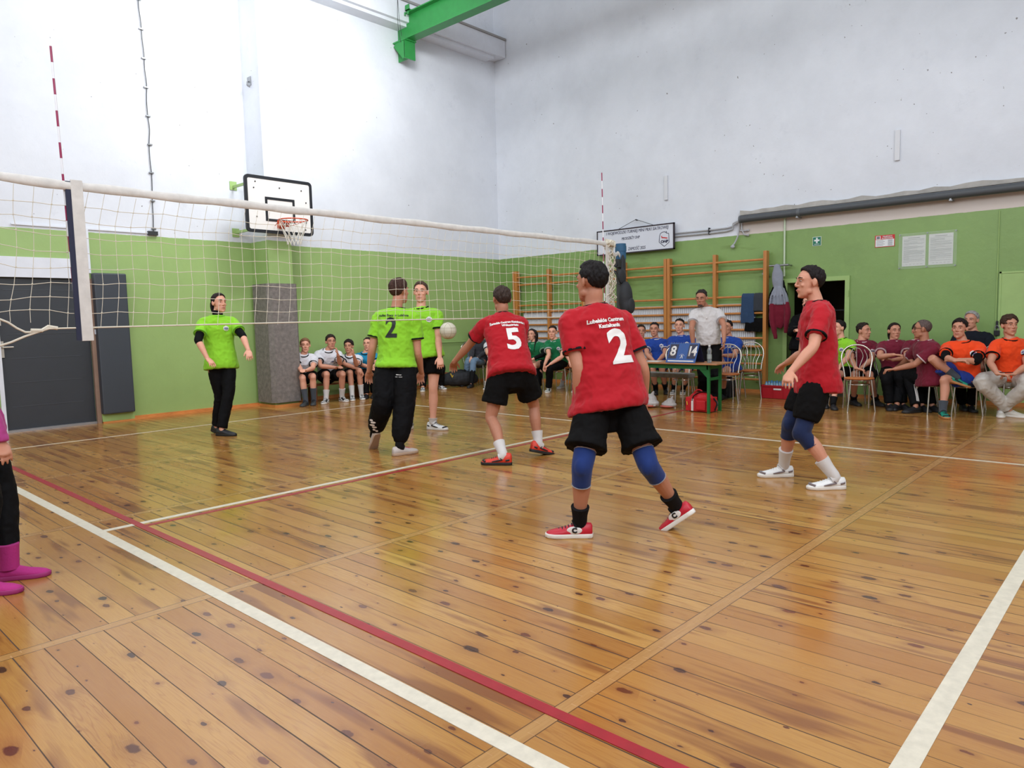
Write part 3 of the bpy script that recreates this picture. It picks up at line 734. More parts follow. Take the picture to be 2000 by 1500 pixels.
for i in range(nx + 1):
    for j in range(1, nz):
        p = net_pt(X0n + i * 0.10, j / nz); b.tube([p - Vector((0.004, 0, 0.002)), p + Vector((0.004, 0, 0.002))], 0.0034, 4)
b.build('mesh', M_cord, t)
b = MB(); pts = [(x - 3.0, 0.0, -0.03 + 0.003 * math.sin(x * 7) + (0.04 * (-x) if x < 0 else 0)) for x in [X0n + i * 0.12 for i in range(57)] if x <= 6.03]
b.tube(pts, [0.030 + 0.003 * math.sin(i * 1.7) for i in range(len(pts))], 10, flat=0.42, up=(0, 0, 1)); b.build('top_tape', M_tape, t, smooth=True)
b = MB(); pts = [(x - 3.0, 0.0, NB - NH + 0.010 * math.sin((x) / 6 * PI)) for x in [-0.20 + i * 0.2 for i in range(32)]]
b.tube(pts, 0.0055, 6); b.tube([(-3.20, 0, NB - NH), (-3.33, 0, NB - NH - 0.02), (-3.47, 0.01, NB - NH + 0.07), (-3.7, 0.02, NB - NH + 0.06)], 0.007, 6, smooth=3); b.tube([(-3.20, 0, NB - NH), (-3.33, 0, NB - NH - 0.045), (-3.47, 0.0, NB - NH - 0.10), (-3.8, 0.0, NB - NH - 0.17)], 0.007, 6, smooth=3)
b.tube([(-3.15, 0, NB - NH), (-3.2, 0.01, NB - NH + 0.012), (-3.24, 0, NB - NH - 0.012), (-3.3, 0, NB - NH - 0.01)], 0.012, 6); b.build('bottom_rope', M_cord, t)
# side tapes
b = MB(); b.box((-3.015, -0.012, -1.035), (-2.945, 0.004, 0.012)); b.build('side_tape', M_tape, t, bevel=0.003)
b = MB(); b.box((-3.045, -0.006, -1.03), (-3.015, 0.008, 0.0)); b.build('tape_edge', mat('navy tape', (28, 32, 58), 0.7), t)
b = MB(); b.box((3.0 - 0.03, -0.012, -0.97), (3.0 + 0.03, 0.004, -0.02)); b.build('side_tape', M_tape, t, bevel=0.003)
# bunched net end by the pole
b = MB(); rr = random.Random(11)
for k in range(12):
    x = 3.02 + rr.uniform(0, 0.10); pts = []
    for i in range(16): pts.append((x + 0.06 * math.sin(i * 1.9 + k) * (0.3 + i / 16), rr.uniform(-0.04, 0.04), -0.02 - i * 0.062))
    b.tube(pts, 0.006, 5, smooth=3)
for k in range(10):
    b.tube([(3.0 + rr.uniform(-0.05, 0.18), rr.uniform(-0.03, 0.03), -0.01 + rr.uniform(-0.05, 0.03)) for _ in range(4)], 0.016, 6, smooth=3)
b.build('bunched_end', M_cord, t)
b = MB(); b.tube([(3.1, 0, -0.13), (3.22, 0.02, -0.16), (3.3, 0.03, -0.13), (3.42, 0.05, -0.24)], 0.024, 7, smooth=3, flat=0.4); b.build('tie_band', M_tape, t, smooth=True)
def antenna(x, label):
    t = thing('net_antenna', (x, 0.022, NB), label, 'antenna', 'red and white striped net antennas')
    L = NH + 0.84 - NB; n = 18; s_ = L / n
    for k in range(n):
        red = (n - 1 - k) % 2 == 0
        b = MB(); b.cyl((-0.03 * k * s_ / L, 0, k * s_), (-0.03 * (k + 1) * s_ / L, 0, (k + 1) * s_), 0.0072, 10)
        b.build('red_band' if red else 'white_band', M_anr if red else M_anw, t)
M_anr = mat('antenna red', (142, 24, 72), 0.35); M_anw = mat('antenna white', (224, 224, 228), 0.35)
antenna(-0.03, 'tall striped net antenna at the near end of the net')
antenna(5.97, 'tall striped net antenna at the far end of the net by the dark pole')
# far pole
t = thing('net_post', (6.40, 0.06, 0), 'dark grey net post with blue wrap at the far end of the net', 'post')
M_pole = mat('pole grey', (66, 65, 66), 0.5)
b = MB(); b.cyl((0, 0, 0.02), (0, 0, 2.30), 0.062, 20); b.build('pole', M_pole, t, smooth=True)
b = MB(); b.lathe([(0.0, 0), (0.16, 0), (0.16, 0.02), (0.07, 0.03), (0, 0.03)]); b.build('base_plate', M_dark, t)
b = MB(); b.cyl((0, 0, 2.13), (0, 0, 2.33), 0.068, 20); b.cyl((0, 0, 2.23), (0, 0, 2.30), 0.073, 20); b.build('blue_wrap', mat('blue wrap', (36, 84, 118), 0.6), t, smooth=True)
b = MB(); b.box((-0.12, -0.05, 2.02), (-0.06, 0.03, 2.12)); b.cyl((-0.13, 0, 2.06), (-0.05, 0, 2.06), 0.03, 12); b.build('winch', M_dark, t)
t = thing('net_post', (-1.12, 0.0, 0), 'dark grey net post at the near end of the net, past the left picture edge', 'post')
b = MB(); b.cyl((0, 0, 0.02), (0, 0, 2.45), 0.05, 20); b.build('pole', M_pole, t, smooth=True)
b = MB(); b.lathe([(0.0, 0), (0.16, 0), (0.16, 0.02), (0.07, 0.03), (0, 0.03)]); b.build('base_plate', M_dark, t)
b = MB(); b.tube([(0.06, 0, 2.36), (0.38, 0, 2.335)], 0.006, 6); b.tube([(0.06, 0, 1.12), (0.33, 0, 1.215)], 0.007, 6); b.tube([(0.06, 0, 1.52), (0.42, 0.02, 1.445)], 0.007, 6); b.build('tie_rope', M_cord, t)
t = thing('hanging_backpack', (6.31, 0.045, 1.50), 'dark backpack hanging on the far net post', 'backpack')
M_bag = mat('dark nylon', (36, 38, 42), 0.75, bump=0.3, bscale=24)
b = MB(); b.ell((0.02, -0.10, 0.12), (0.11, 0.085, 0.22)); b.ell((0.02, -0.12, 0.02), (0.10, 0.08, 0.12)); fused(b, 0.012, 'bag', M_bag, t, 3)
b = MB(); b.ell((0.03, -0.18, 0.02), (0.075, 0.03, 0.10)); b.build('pocket', M_bag, t, smooth=True)
b = MB(); b.tube([(-0.05, -0.05, 0.3), (-0.04, 0.0, 0.44), (0.02, 0.14, 0.5), (0.07, -0.02, 0.42), (0.07, -0.06, 0.3)], 0.014, 6, smooth=4); b.build('strap', M_black, t)
b = MB(); b.ell((0.0, -0.06, 0.40), (0.09, 0.03, 0.10)); b.ell((0.07, -0.03, 0.52), (0.05, 0.03, 0.20)); fused(b, 0.012, 'hood', M_bag, t, 2)
# ---------------------------------------------------------------- poses: joint positions in metres, in the hall
POSE = {
 'girl': dict(s=1.76, P=(2.656,3.653,0.926), N=(2.670,3.718,1.506), H=(2.699,3.704,1.671), hf=(0.133,-0.991,0.000), sf=(-0.298,-0.954,0.000), pf=(-0.298,-0.954,0.000), SR=(2.497,3.761,1.412), ER=(2.355,3.603,1.206), WR=(2.395,3.466,0.984), TR=(2.420,3.312,0.885), HR=(2.569,3.680,0.926), KR=(2.634,3.689,0.498), AR=(2.609,3.784,0.088), tR=(0.214,-0.954,-0.208), SL=(2.839,3.653,1.412), EL=(2.840,3.408,1.247), WL=(2.806,3.216,1.069), TL=(2.759,3.087,0.946), HL=(2.744,3.625,0.926), KL=(2.652,3.500,0.513), AL=(2.526,3.470,0.088), tL=(0.464,-0.886,0.000)),
 'lime2': dict(s=1.86, P=(3.193,0.761,0.965), N=(3.241,0.786,1.515), H=(3.275,0.769,1.702), hf=(0.991,0.133,0.000), sf=(0.823,0.568,0.000), pf=(0.823,0.568,0.000), SR=(3.340,0.625,1.415), ER=(3.353,0.594,1.041), WR=(3.493,0.712,0.831), TR=(3.547,0.818,0.676), HR=(3.248,0.681,0.965), KR=(3.151,0.597,0.524), AR=(3.025,0.546,0.093), tR=(0.992,-0.128,0.000), SL=(3.124,0.938,1.415), EL=(3.049,0.979,1.094), WL=(3.092,1.110,0.852), TL=(3.152,1.220,0.702), HL=(3.138,0.840,0.965), KL=(3.013,0.781,0.527), AL=(3.072,1.037,0.183), tL=(0.200,0.639,-0.743)),
 'lime3': dict(s=1.88, P=(4.460,1.731,0.983), N=(4.455,1.815,1.550), H=(4.469,1.823,1.750), hf=(-0.792,-0.611,-0.000), sf=(-0.712,-0.703,0.000), pf=(-0.712,-0.703,0.000), SR=(4.321,1.937,1.450), ER=(4.227,1.848,1.161), WR=(4.124,1.714,0.936), TR=(4.052,1.620,0.777), HR=(4.391,1.801,0.983), KR=(4.286,1.863,0.536), AR=(4.258,1.888,0.094), tR=(-0.842,-0.539,-0.000), SL=(4.590,1.664,1.450), EL=(4.526,1.582,1.151), WL=(4.424,1.449,0.924), TL=(4.337,1.339,0.785), HL=(4.528,1.662,0.983), KL=(4.437,1.608,0.535), AL=(4.403,1.596,0.094), tL=(0.253,-0.968,0.000)),
 'red5': dict(s=1.84, P=(3.573,-0.545,0.886), N=(3.718,-0.303,1.411), H=(3.729,-0.297,1.580), hf=(0.428,0.904,0.000), sf=(0.634,0.773,0.000), pf=(0.634,0.773,0.000), SR=(3.839,-0.462,1.323), ER=(3.874,-0.373,1.030), WR=(3.920,-0.167,0.852), TR=(3.859,0.002,0.780), HR=(3.647,-0.606,0.886), KR=(3.886,-0.563,0.496), AR=(3.847,-0.646,0.122), tR=(0.944,-0.207,-0.259), SL=(3.549,-0.224,1.323), EL=(3.550,0.012,1.124), WL=(3.530,0.223,0.947), TL=(3.629,0.358,0.850), HL=(3.499,-0.484,0.886), KL=(3.399,-0.425,0.426), AL=(3.296,-0.673,0.092), tL=(-0.510,0.860,0.000)),
 'red2': dict(s=1.82, P=(2.163,-2.692,0.894), N=(2.176,-2.571,1.439), H=(2.176,-2.553,1.602), hf=(0.093,0.996,0.000), sf=(0.460,0.888,0.000), pf=(0.460,0.888,0.000), SR=(2.339,-2.678,1.343), ER=(2.389,-2.800,1.032), WR=(2.472,-2.750,0.777), TR=(2.567,-2.661,0.638), HR=(2.247,-2.735,0.894), KR=(2.175,-2.968,0.463), AR=(2.437,-3.015,0.151), tR=(-0.172,0.769,-0.616), SL=(2.009,-2.507,1.343), EL=(1.966,-2.600,1.055), WL=(2.015,-2.574,0.787), TL=(2.140,-2.523,0.652), HL=(2.079,-2.648,0.894), KL=(1.845,-2.709,0.474), AL=(1.928,-2.618,0.091), tL=(-0.611,0.792,0.000)),
 'red6': dict(s=1.82, P=(4.288,-3.222,0.882), N=(4.334,-3.193,1.455), H=(4.308,-3.148,1.616), hf=(-0.651,0.759,0.000), sf=(-0.510,0.860,0.000), pf=(-0.510,0.860,0.000), SR=(4.485,-3.104,1.357), ER=(4.448,-3.050,1.040), WR=(4.616,-2.855,0.949), TR=(4.699,-2.704,0.867), HR=(4.369,-3.174,0.882), KR=(4.206,-3.045,0.475), AR=(4.342,-2.940,0.091), tR=(-0.651,0.759,0.000), SL=(4.166,-3.293,1.357), EL=(3.981,-3.302,1.114), WL=(3.814,-3.194,0.926), TL=(3.647,-3.230,0.841), HL=(4.206,-3.271,0.882), KL=(4.056,-3.197,0.437), AL=(4.151,-3.421,0.091), tL=(-0.651,0.759,0.000)),
 'pink': dict(s=1.66, P=(-0.761,-0.448,0.918), N=(-0.746,-0.390,1.451), H=(-0.718,-0.406,1.584), hf=(0.677,-0.736,0.000), sf=(0.677,-0.736,0.000), pf=(0.677,-0.736,0.000), SR=(-0.873,-0.514,1.362), ER=(-0.706,-0.569,1.038), WR=(-0.635,-0.619,0.763), TR=(-0.649,-0.772,0.681), HR=(-0.824,-0.506,0.918), KR=(-0.737,-0.667,0.508), AR=(-0.807,-0.777,0.083), tR=(0.795,-0.607,0.000), SL=(-0.623,-0.285,1.362), EL=(-0.620,-0.315,0.987), WL=(-0.574,-0.309,0.742), TL=(-0.543,-0.305,0.570), HL=(-0.697,-0.389,0.918), KL=(-0.630,-0.496,0.462), AL=(-0.647,-0.620,0.083), tL=(0.888,-0.460,0.000)),
 'referee': dict(s=1.80, P=(8.625,-0.041,0.939), N=(8.599,-0.011,1.484), H=(8.489,0.009,1.630), hf=(-0.983,-0.185,-0.000), sf=(-0.886,-0.464,-0.000), pf=(-0.886,-0.464,-0.000), SR=(8.519,0.147,1.387), ER=(8.307,0.074,1.184), WR=(8.308,0.049,0.912), TR=(8.194,-0.047,0.795), HR=(8.582,0.042,0.939), KR=(8.532,-0.004,0.454), AR=(8.709,0.106,0.090), tR=(-0.923,-0.385,-0.000), SL=(8.689,-0.179,1.387), EL=(8.510,-0.350,1.213), WL=(8.387,-0.411,0.981), TL=(8.286,-0.453,0.827), HL=(8.669,-0.124,0.939), KL=(8.535,-0.190,0.460), AL=(8.626,-0.145,0.090), tL=(-0.886,-0.464,-0.000)),
 'doorman': dict(s=1.70, P=(10.112,-0.921,0.885), N=(10.209,-0.960,1.365), H=(10.220,-0.954,1.532), hf=(-0.954,0.298,-0.000), sf=(-0.991,-0.133,-0.000), pf=(-0.991,-0.133,-0.000), SR=(10.168,-0.781,1.275), ER=(9.977,-0.782,1.062), WR=(9.771,-0.927,1.100), TR=(9.640,-1.040,1.142), HR=(10.100,-0.833,0.885), KR=(10.031,-0.876,0.426), AR=(9.816,-0.906,0.085), tR=(-0.976,-0.219,-0.000), SL=(10.214,-1.124,1.275), EL=(10.147,-0.963,1.040), WL=(9.899,-0.982,1.096), TL=(9.726,-0.983,1.140), HL=(10.123,-1.009,0.885), KL=(10.074,-0.958,0.426), AL=(9.911,-1.064,0.085), tL=(-0.999,-0.046,-0.000)),
 'w1': dict(s=1.74, P=(5.205,5.908,0.458), N=(5.125,5.754,0.864), H=(5.153,5.740,1.010), hf=(-0.460,-0.888,0.000), sf=(-0.579,-0.816,0.000), pf=(-0.579,-0.816,0.000), SR=(4.997,5.889,0.778), ER=(4.971,5.636,0.634), WR=(4.850,5.407,0.606), TR=(4.788,5.238,0.640), HR=(5.132,5.960,0.458), KR=(4.969,5.567,0.470), AR=(4.964,5.500,0.087), tR=(-0.792,-0.611,-0.000), SL=(5.287,5.684,0.778), EL=(5.127,5.490,0.628), WL=(4.905,5.355,0.603), TL=(4.758,5.253,0.642), HL=(5.279,5.855,0.458), KL=(5.106,5.468,0.490), AL=(5.122,5.500,0.087), tL=(-0.607,-0.795,0.000)),
 'w2': dict(s=1.80, P=(5.653,5.893,0.444), N=(5.587,5.704,0.914), H=(5.628,5.676,1.054), hf=(-0.298,-0.954,0.000), sf=(-0.535,-0.845,0.000), pf=(-0.535,-0.845,0.000), SR=(5.444,5.838,0.825), ER=(5.356,5.611,0.646), WR=(5.572,5.452,0.609), TR=(5.575,5.268,0.650), HR=(5.574,5.944,0.444), KR=(5.421,5.532,0.501), AR=(5.367,5.500,0.090), tR=(-0.759,-0.651,-0.000), SL=(5.754,5.641,0.825), EL=(5.622,5.412,0.679), WL=(5.479,5.250,0.841), TL=(5.458,5.269,0.983), HL=(5.732,5.843,0.444), KL=(5.662,5.408,0.497), AL=(5.692,5.500,0.090), tL=(-0.128,-0.992,0.000)),
 'w3': dict(s=1.70, P=(6.167,5.893,0.397), N=(6.041,5.714,0.801), H=(6.040,5.734,0.954), hf=(-0.759,-0.651,-0.000), sf=(-0.736,-0.677,0.000), pf=(-0.736,-0.677,0.000), SR=(5.949,5.877,0.720), ER=(5.856,5.616,0.651), WR=(6.075,5.451,0.540), TR=(6.124,5.405,0.418), HR=(6.107,5.958,0.397), KR=(5.946,5.585,0.498), AR=(5.908,5.500,0.085), tR=(-0.535,-0.845,0.000), SL=(6.184,5.622,0.720), EL=(5.981,5.438,0.639), WL=(5.846,5.310,0.813), TL=(5.838,5.321,0.930), HL=(6.227,5.828,0.397), KL=(6.065,5.471,0.522), AL=(6.108,5.500,0.085), tL=(-0.460,-0.888,0.000)),
 'w4': dict(s=1.74, P=(6.537,5.862,0.400), N=(6.449,5.792,0.827), H=(6.487,5.771,0.982), hf=(-0.792,-0.611,-0.000), sf=(-0.674,-0.739,0.000), pf=(-0.674,-0.739,0.000), SR=(6.337,5.927,0.736), ER=(6.262,5.676,0.606), WR=(6.253,5.417,0.576), TR=(6.248,5.235,0.555), HR=(6.470,5.923,0.400), KR=(6.245,5.569,0.450), AR=(6.234,5.520,0.087), tR=(-0.736,-0.677,0.000), SL=(6.599,5.688,0.736), EL=(6.456,5.472,0.599), WL=(6.237,5.333,0.579), TL=(6.083,5.235,0.565), HL=(6.604,5.801,0.400), KL=(6.341,5.451,0.447), AL=(6.395,5.520,0.087), tL=(-0.674,-0.739,0.000)),
 'w5': dict(s=1.78, P=(8.237,5.948,0.392), N=(8.174,5.932,0.857), H=(8.186,5.939,1.018), hf=(-0.712,-0.703,0.000), sf=(-0.712,-0.703,0.000), pf=(-0.712,-0.703,0.000), SR=(8.059,6.065,0.762), ER=(7.907,5.841,0.635), WR=(7.837,5.610,0.521), TR=(7.789,5.448,0.441), HR=(8.172,6.014,0.392), KR=(7.839,5.740,0.445), AR=(7.673,5.632,0.089), tR=(-0.674,-0.739,0.000), SL=(8.314,5.806,0.762), EL=(8.123,5.620,0.628), WL=(7.908,5.505,0.519), TL=(7.757,5.425,0.443), HL=(8.302,5.883,0.392), KL=(8.066,5.502,0.448), AL=(8.153,5.620,0.089), tL=(-0.298,-0.954,0.000)),
 'w6': dict(s=1.66, P=(9.292,5.623,0.486), N=(9.311,5.669,0.977), H=(9.303,5.701,1.166), hf=(-0.976,-0.219,-0.000), sf=(-0.976,-0.219,-0.000), pf=(-0.976,-0.219,-0.000), SR=(9.271,5.826,0.888), ER=(9.094,5.661,0.748), WR=(8.940,5.539,0.595), TR=(8.832,5.454,0.488), HR=(9.274,5.707,0.486), KR=(8.906,5.584,0.542), AR=(8.874,5.681,0.083), tR=(-0.923,-0.385,-0.000), SL=(9.345,5.495,0.888), EL=(9.191,5.329,0.726), WL=(9.016,5.434,0.582), TL=(8.894,5.507,0.482), HL=(9.311,5.538,0.486), KL=(8.883,5.407,0.526), AL=(8.700,5.301,0.083), tL=(-0.923,-0.385,-0.000)),
 'w7': dict(s=1.76, P=(9.074,4.927,0.494), N=(9.098,4.963,0.953), H=(9.111,4.970,1.124), hf=(-0.736,-0.677,0.000), sf=(-0.736,-0.677,0.000), pf=(-0.736,-0.677,0.000), SR=(8.971,5.087,0.858), ER=(8.791,4.907,0.709), WR=(8.701,4.662,0.666), TR=(8.637,4.491,0.636), HR=(9.012,4.994,0.494), KR=(8.671,4.738,0.533), AR=(8.622,4.782,0.088), tR=(-0.842,-0.539,-0.000), SL=(9.214,4.823,0.858), EL=(9.033,4.651,0.700), WL=(8.794,4.584,0.611), TL=(8.626,4.537,0.548), HL=(9.136,4.859,0.494), KL=(8.818,4.568,0.518), AL=(8.772,4.514,0.088), tL=(-0.674,-0.739,0.000)),
 'g1': dict(s=1.64, P=(9.187,3.888,0.502), N=(9.107,3.914,0.925), H=(9.083,3.957,1.070), hf=(-0.976,-0.219,-0.000), sf=(-0.976,-0.219,-0.000), pf=(-0.976,-0.219,-0.000), SR=(9.087,4.072,0.839), ER=(8.892,3.919,0.718), WR=(8.758,3.810,0.893), TR=(8.774,3.795,0.991), HR=(9.168,3.972,0.502), KR=(8.806,3.783,0.508), AR=(8.771,3.701,0.082), tR=(-0.976,-0.219,-0.000), SL=(9.160,3.746,0.839), EL=(8.986,3.584,0.699), WL=(8.791,3.703,0.609), TL=(8.654,3.787,0.546), HL=(9.206,3.805,0.502), KL=(8.819,3.691,0.489), AL=(8.830,3.597,0.082), tL=(-0.976,-0.219,-0.000)),
 'g2': dict(s=1.76, P=(9.099,3.275,0.532), N=(8.977,3.291,0.980), H=(8.953,3.331,1.111), hf=(-0.886,-0.464,-0.000), sf=(-0.953,-0.303,-0.000), pf=(-0.953,-0.303,-0.000), SR=(8.947,3.458,0.888), ER=(8.788,3.291,0.704), WR=(8.587,3.227,0.544), TR=(8.569,3.239,0.460), HR=(9.071,3.362,0.532), KR=(9.073,3.779,0.451), AR=(8.905,3.662,0.088), tR=(-0.923,-0.385,-0.000), SL=(9.056,3.116,0.888), EL=(8.872,3.054,0.665), WL=(8.662,3.154,0.542), TL=(8.597,3.225,0.477), HL=(9.126,3.188,0.532), KL=(8.696,3.196,0.472), AL=(8.779,3.301,0.088), tL=(-0.886,-0.464,-0.000)),
 'g3': dict(s=1.72, P=(9.324,3.031,0.534), N=(9.306,3.107,0.949), H=(9.296,3.134,1.090), hf=(-0.886,-0.464,-0.000), sf=(-0.886,-0.464,-0.000), pf=(-0.886,-0.464,-0.000), SR=(9.228,3.246,0.858), ER=(9.047,3.082,0.703), WR=(8.916,2.897,0.580), TR=(8.824,2.768,0.494), HR=(9.282,3.110,0.534), KR=(9.524,3.437,0.452), AR=(9.531,3.581,0.086), tR=(-0.976,-0.219,-0.000), SL=(9.391,2.935,0.858), EL=(9.198,2.813,0.681), WL=(8.961,2.801,0.580), TL=(8.795,2.793,0.509), HL=(9.365,2.952,0.534), KL=(8.988,2.776,0.484), AL=(9.020,2.881,0.086), tL=(-0.842,-0.539,-0.000)),
 'b0': dict(s=1.72, P=(9.567,1.732,0.559), N=(9.582,1.770,0.952), H=(9.587,1.783,1.104), hf=(-0.792,-0.611,-0.000), sf=(-0.792,-0.611,-0.000), pf=(-0.792,-0.611,-0.000), SR=(9.471,1.900,0.859), ER=(9.290,1.747,0.694), WR=(9.151,1.552,0.596), TR=(9.054,1.416,0.528), HR=(9.513,1.803,0.559), KR=(9.170,1.586,0.469), AR=(9.301,1.674,0.086), tR=(-0.792,-0.611,-0.000), SL=(9.685,1.622,0.859), EL=(9.475,1.524,0.688), WL=(9.242,1.464,0.593), TL=(9.079,1.422,0.527), HL=(9.622,1.661,0.559), KL=(9.254,1.472,0.466), AL=(9.301,1.505,0.086), tL=(-0.792,-0.611,-0.000)),
 'b1': dict(s=1.76, P=(9.611,1.461,0.553), N=(9.628,1.501,0.977), H=(9.621,1.527,1.138), hf=(-0.923,-0.385,-0.000), sf=(-0.823,-0.568,-0.000), pf=(-0.823,-0.568,-0.000), SR=(9.522,1.640,0.883), ER=(9.327,1.495,0.714), WR=(9.205,1.286,0.608), TR=(9.119,1.140,0.534), HR=(9.559,1.537,0.553), KR=(9.222,1.318,0.455), AR=(9.459,1.403,0.088), tR=(-0.886,-0.464,-0.000), SL=(9.726,1.344,0.883), EL=(9.506,1.253,0.709), WL=(9.263,1.240,0.606), TL=(9.093,1.232,0.534), HL=(9.663,1.386,0.553), KL=(9.335,1.203,0.451), AL=(9.618,1.301,0.088), tL=(-0.792,-0.611,-0.000)),
 'b2': dict(s=1.80, P=(9.780,1.056,0.553), N=(9.807,1.090,1.025), H=(9.795,1.123,1.194), hf=(-0.936,-0.352,-0.000), sf=(-0.860,-0.510,-0.000), pf=(-0.860,-0.510,-0.000), SR=(9.708,1.241,0.929), ER=(9.518,1.118,0.728), WR=(9.379,0.978,0.543), TR=(9.282,0.881,0.414), HR=(9.732,1.136,0.553), KR=(9.375,0.956,0.438), AR=(9.614,1.135,0.090), tR=(-0.923,-0.385,-0.000), SL=(9.895,0.925,0.929), EL=(9.691,0.837,0.723), WL=(9.520,0.783,0.522), TL=(9.523,0.765,0.443), HL=(9.828,0.975,0.553), KL=(9.480,0.780,0.437), AL=(9.694,0.998,0.090), tL=(-0.886,-0.464,-0.000)),
 'b3': dict(s=1.74, P=(9.609,0.098,0.534), N=(9.648,0.119,1.003), H=(9.637,0.150,1.161), hf=(-0.999,-0.046,-0.000), sf=(-0.992,0.128,-0.000), pf=(-0.992,0.128,-0.000), SR=(9.663,0.290,0.909), ER=(9.455,0.167,0.745), WR=(9.230,0.055,0.675), TR=(9.072,-0.023,0.626), HR=(9.621,0.187,0.534), KR=(9.858,0.442,0.439), AR=(9.544,0.283,0.087), tR=(-0.976,-0.219,-0.000), SL=(9.618,-0.062,0.909), EL=(9.406,-0.088,0.710), WL=(9.151,-0.036,0.730), TL=(8.972,0.000,0.745), HL=(9.597,0.008,0.534), KL=(9.174,-0.008,0.449), AL=(9.325,0.056,0.087), tL=(-0.999,-0.046,-0.000)),
 'k1': dict(s=1.66, P=(9.690,-1.723,0.485), N=(9.684,-1.650,0.977), H=(9.670,-1.616,1.136), hf=(-0.845,0.535,-0.000), sf=(-0.925,0.380,-0.000), pf=(-0.925,0.380,-0.000), SR=(9.750,-1.507,0.888), ER=(9.521,-1.554,0.736), WR=(9.307,-1.585,0.612), TR=(9.158,-1.607,0.525), HR=(9.723,-1.643,0.485), KR=(9.289,-1.608,0.508), AR=(9.104,-1.636,0.083), tR=(-0.923,-0.385,-0.000), SL=(9.621,-1.820,0.888), EL=(9.396,-1.841,0.725), WL=(9.188,-1.798,0.595), TL=(9.042,-1.767,0.504), HL=(9.657,-1.803,0.485), KL=(9.221,-1.747,0.473), AL=(8.987,-1.783,0.083), tL=(-0.886,-0.464,-0.000)),
 'm1': dict(s=1.74, P=(9.818,-1.916,0.474), N=(9.745,-1.921,0.952), H=(9.776,-1.938,1.085), hf=(-0.265,-0.964,0.000), sf=(-0.712,-0.703,0.000), pf=(-0.712,-0.703,0.000), SR=(9.635,-1.793,0.859), ER=(9.428,-1.882,0.672), WR=(9.222,-2.010,0.577), TR=(9.241,-2.080,0.556), HR=(9.754,-1.851,0.474), KR=(9.369,-1.946,0.462), AR=(9.610,-1.866,0.087), tR=(-0.736,-0.677,0.000), SL=(9.884,-2.046,0.859), EL=(9.659,-2.092,0.678), WL=(9.425,-2.031,0.579), TL=(9.408,-1.982,0.542), HL=(9.881,-1.980,0.474), KL=(9.487,-2.112,0.459), AL=(9.706,-2.141,0.087), tL=(-0.607,-0.795,0.000)),
 'm2': dict(s=1.70, P=(9.815,-2.356,0.489), N=(9.848,-2.329,0.949), H=(9.863,-2.330,1.081), hf=(-0.781,-0.624,-0.000), sf=(-0.781,-0.624,-0.000), pf=(-0.781,-0.624,-0.000), SR=(9.734,-2.199,0.858), ER=(9.483,-2.244,0.728), WR=(9.358,-2.462,0.767), TR=(9.379,-2.548,0.760), HR=(9.760,-2.287,0.489), KR=(9.356,-2.378,0.442), AR=(9.326,-2.429,0.085), tR=(-0.792,-0.611,-0.000), SL=(9.950,-2.470,0.858), EL=(9.719,-2.542,0.706), WL=(9.499,-2.414,0.686), TL=(9.477,-2.327,0.708), HL=(9.870,-2.425,0.489), KL=(9.465,-2.513,0.453), AL=(9.418,-2.575,0.085), tL=(-0.674,-0.739,0.000)),
 'm3': dict(s=1.74, P=(9.956,-2.654,0.504), N=(9.978,-2.618,0.952), H=(9.992,-2.619,1.076), hf=(-0.886,-0.464,-0.000), sf=(-0.736,-0.677,0.000), pf=(-0.736,-0.677,0.000), SR=(9.853,-2.495,0.858), ER=(9.607,-2.569,0.720), WR=(9.379,-2.690,0.678), TR=(9.220,-2.775,0.649), HR=(9.894,-2.588,0.504), KR=(9.488,-2.695,0.444), AR=(9.376,-2.821,0.087), tR=(-0.736,-0.677,0.000), SL=(10.094,-2.756,0.858), EL=(9.850,-2.822,0.711), WL=(9.606,-2.790,0.624), TL=(9.435,-2.768,0.563), HL=(10.017,-2.721,0.504), KL=(9.603,-2.808,0.440), AL=(9.445,-2.929,0.087), tL=(-0.674,-0.739,0.000)),
 'm4': dict(s=1.80, P=(9.268,-2.950,0.470), N=(9.227,-2.867,0.964), H=(9.215,-2.836,1.123), hf=(-0.253,0.968,0.000), sf=(-0.703,0.712,-0.000), pf=(-0.703,0.712,-0.000), SR=(9.365,-2.754,0.869), ER=(9.534,-2.588,0.681), WR=(9.692,-2.406,0.558), TR=(9.656,-2.282,0.534), HR=(9.335,-2.884,0.470), KR=(9.537,-2.495,0.455), AR=(9.322,-2.528,0.090), tR=(-0.954,0.298,-0.000), SL=(9.104,-3.012,0.869), EL=(9.039,-2.797,0.659), WL=(8.851,-2.612,0.605), TL=(8.816,-2.490,0.590), HL=(9.202,-3.016,0.470), KL=(9.417,-2.655,0.434), AL=(9.168,-2.795,0.090), tL=(-0.845,0.535,-0.000)),
 'o1': dict(s=1.80, P=(9.289,-3.342,0.483), N=(9.244,-3.301,0.964), H=(9.229,-3.266,1.125), hf=(-0.996,0.093,-0.000), sf=(-0.936,-0.352,-0.000), pf=(-0.936,-0.352,-0.000), SR=(9.188,-3.138,0.868), ER=(8.906,-3.179,0.769), WR=(8.688,-3.336,0.739), TR=(8.706,-3.431,0.746), HR=(9.256,-3.254,0.483), KR=(9.003,-3.007,0.747), AR=(9.036,-3.274,0.520), tR=(0.362,-0.867,-0.342), SL=(9.318,-3.481,0.868), EL=(9.058,-3.500,0.714), WL=(8.843,-3.339,0.743), TL=(8.823,-3.230,0.767), HL=(9.322,-3.429,0.483), KL=(8.975,-3.166,0.480), AL=(8.874,-3.177,0.090), tL=(-0.886,-0.464,-0.000)),
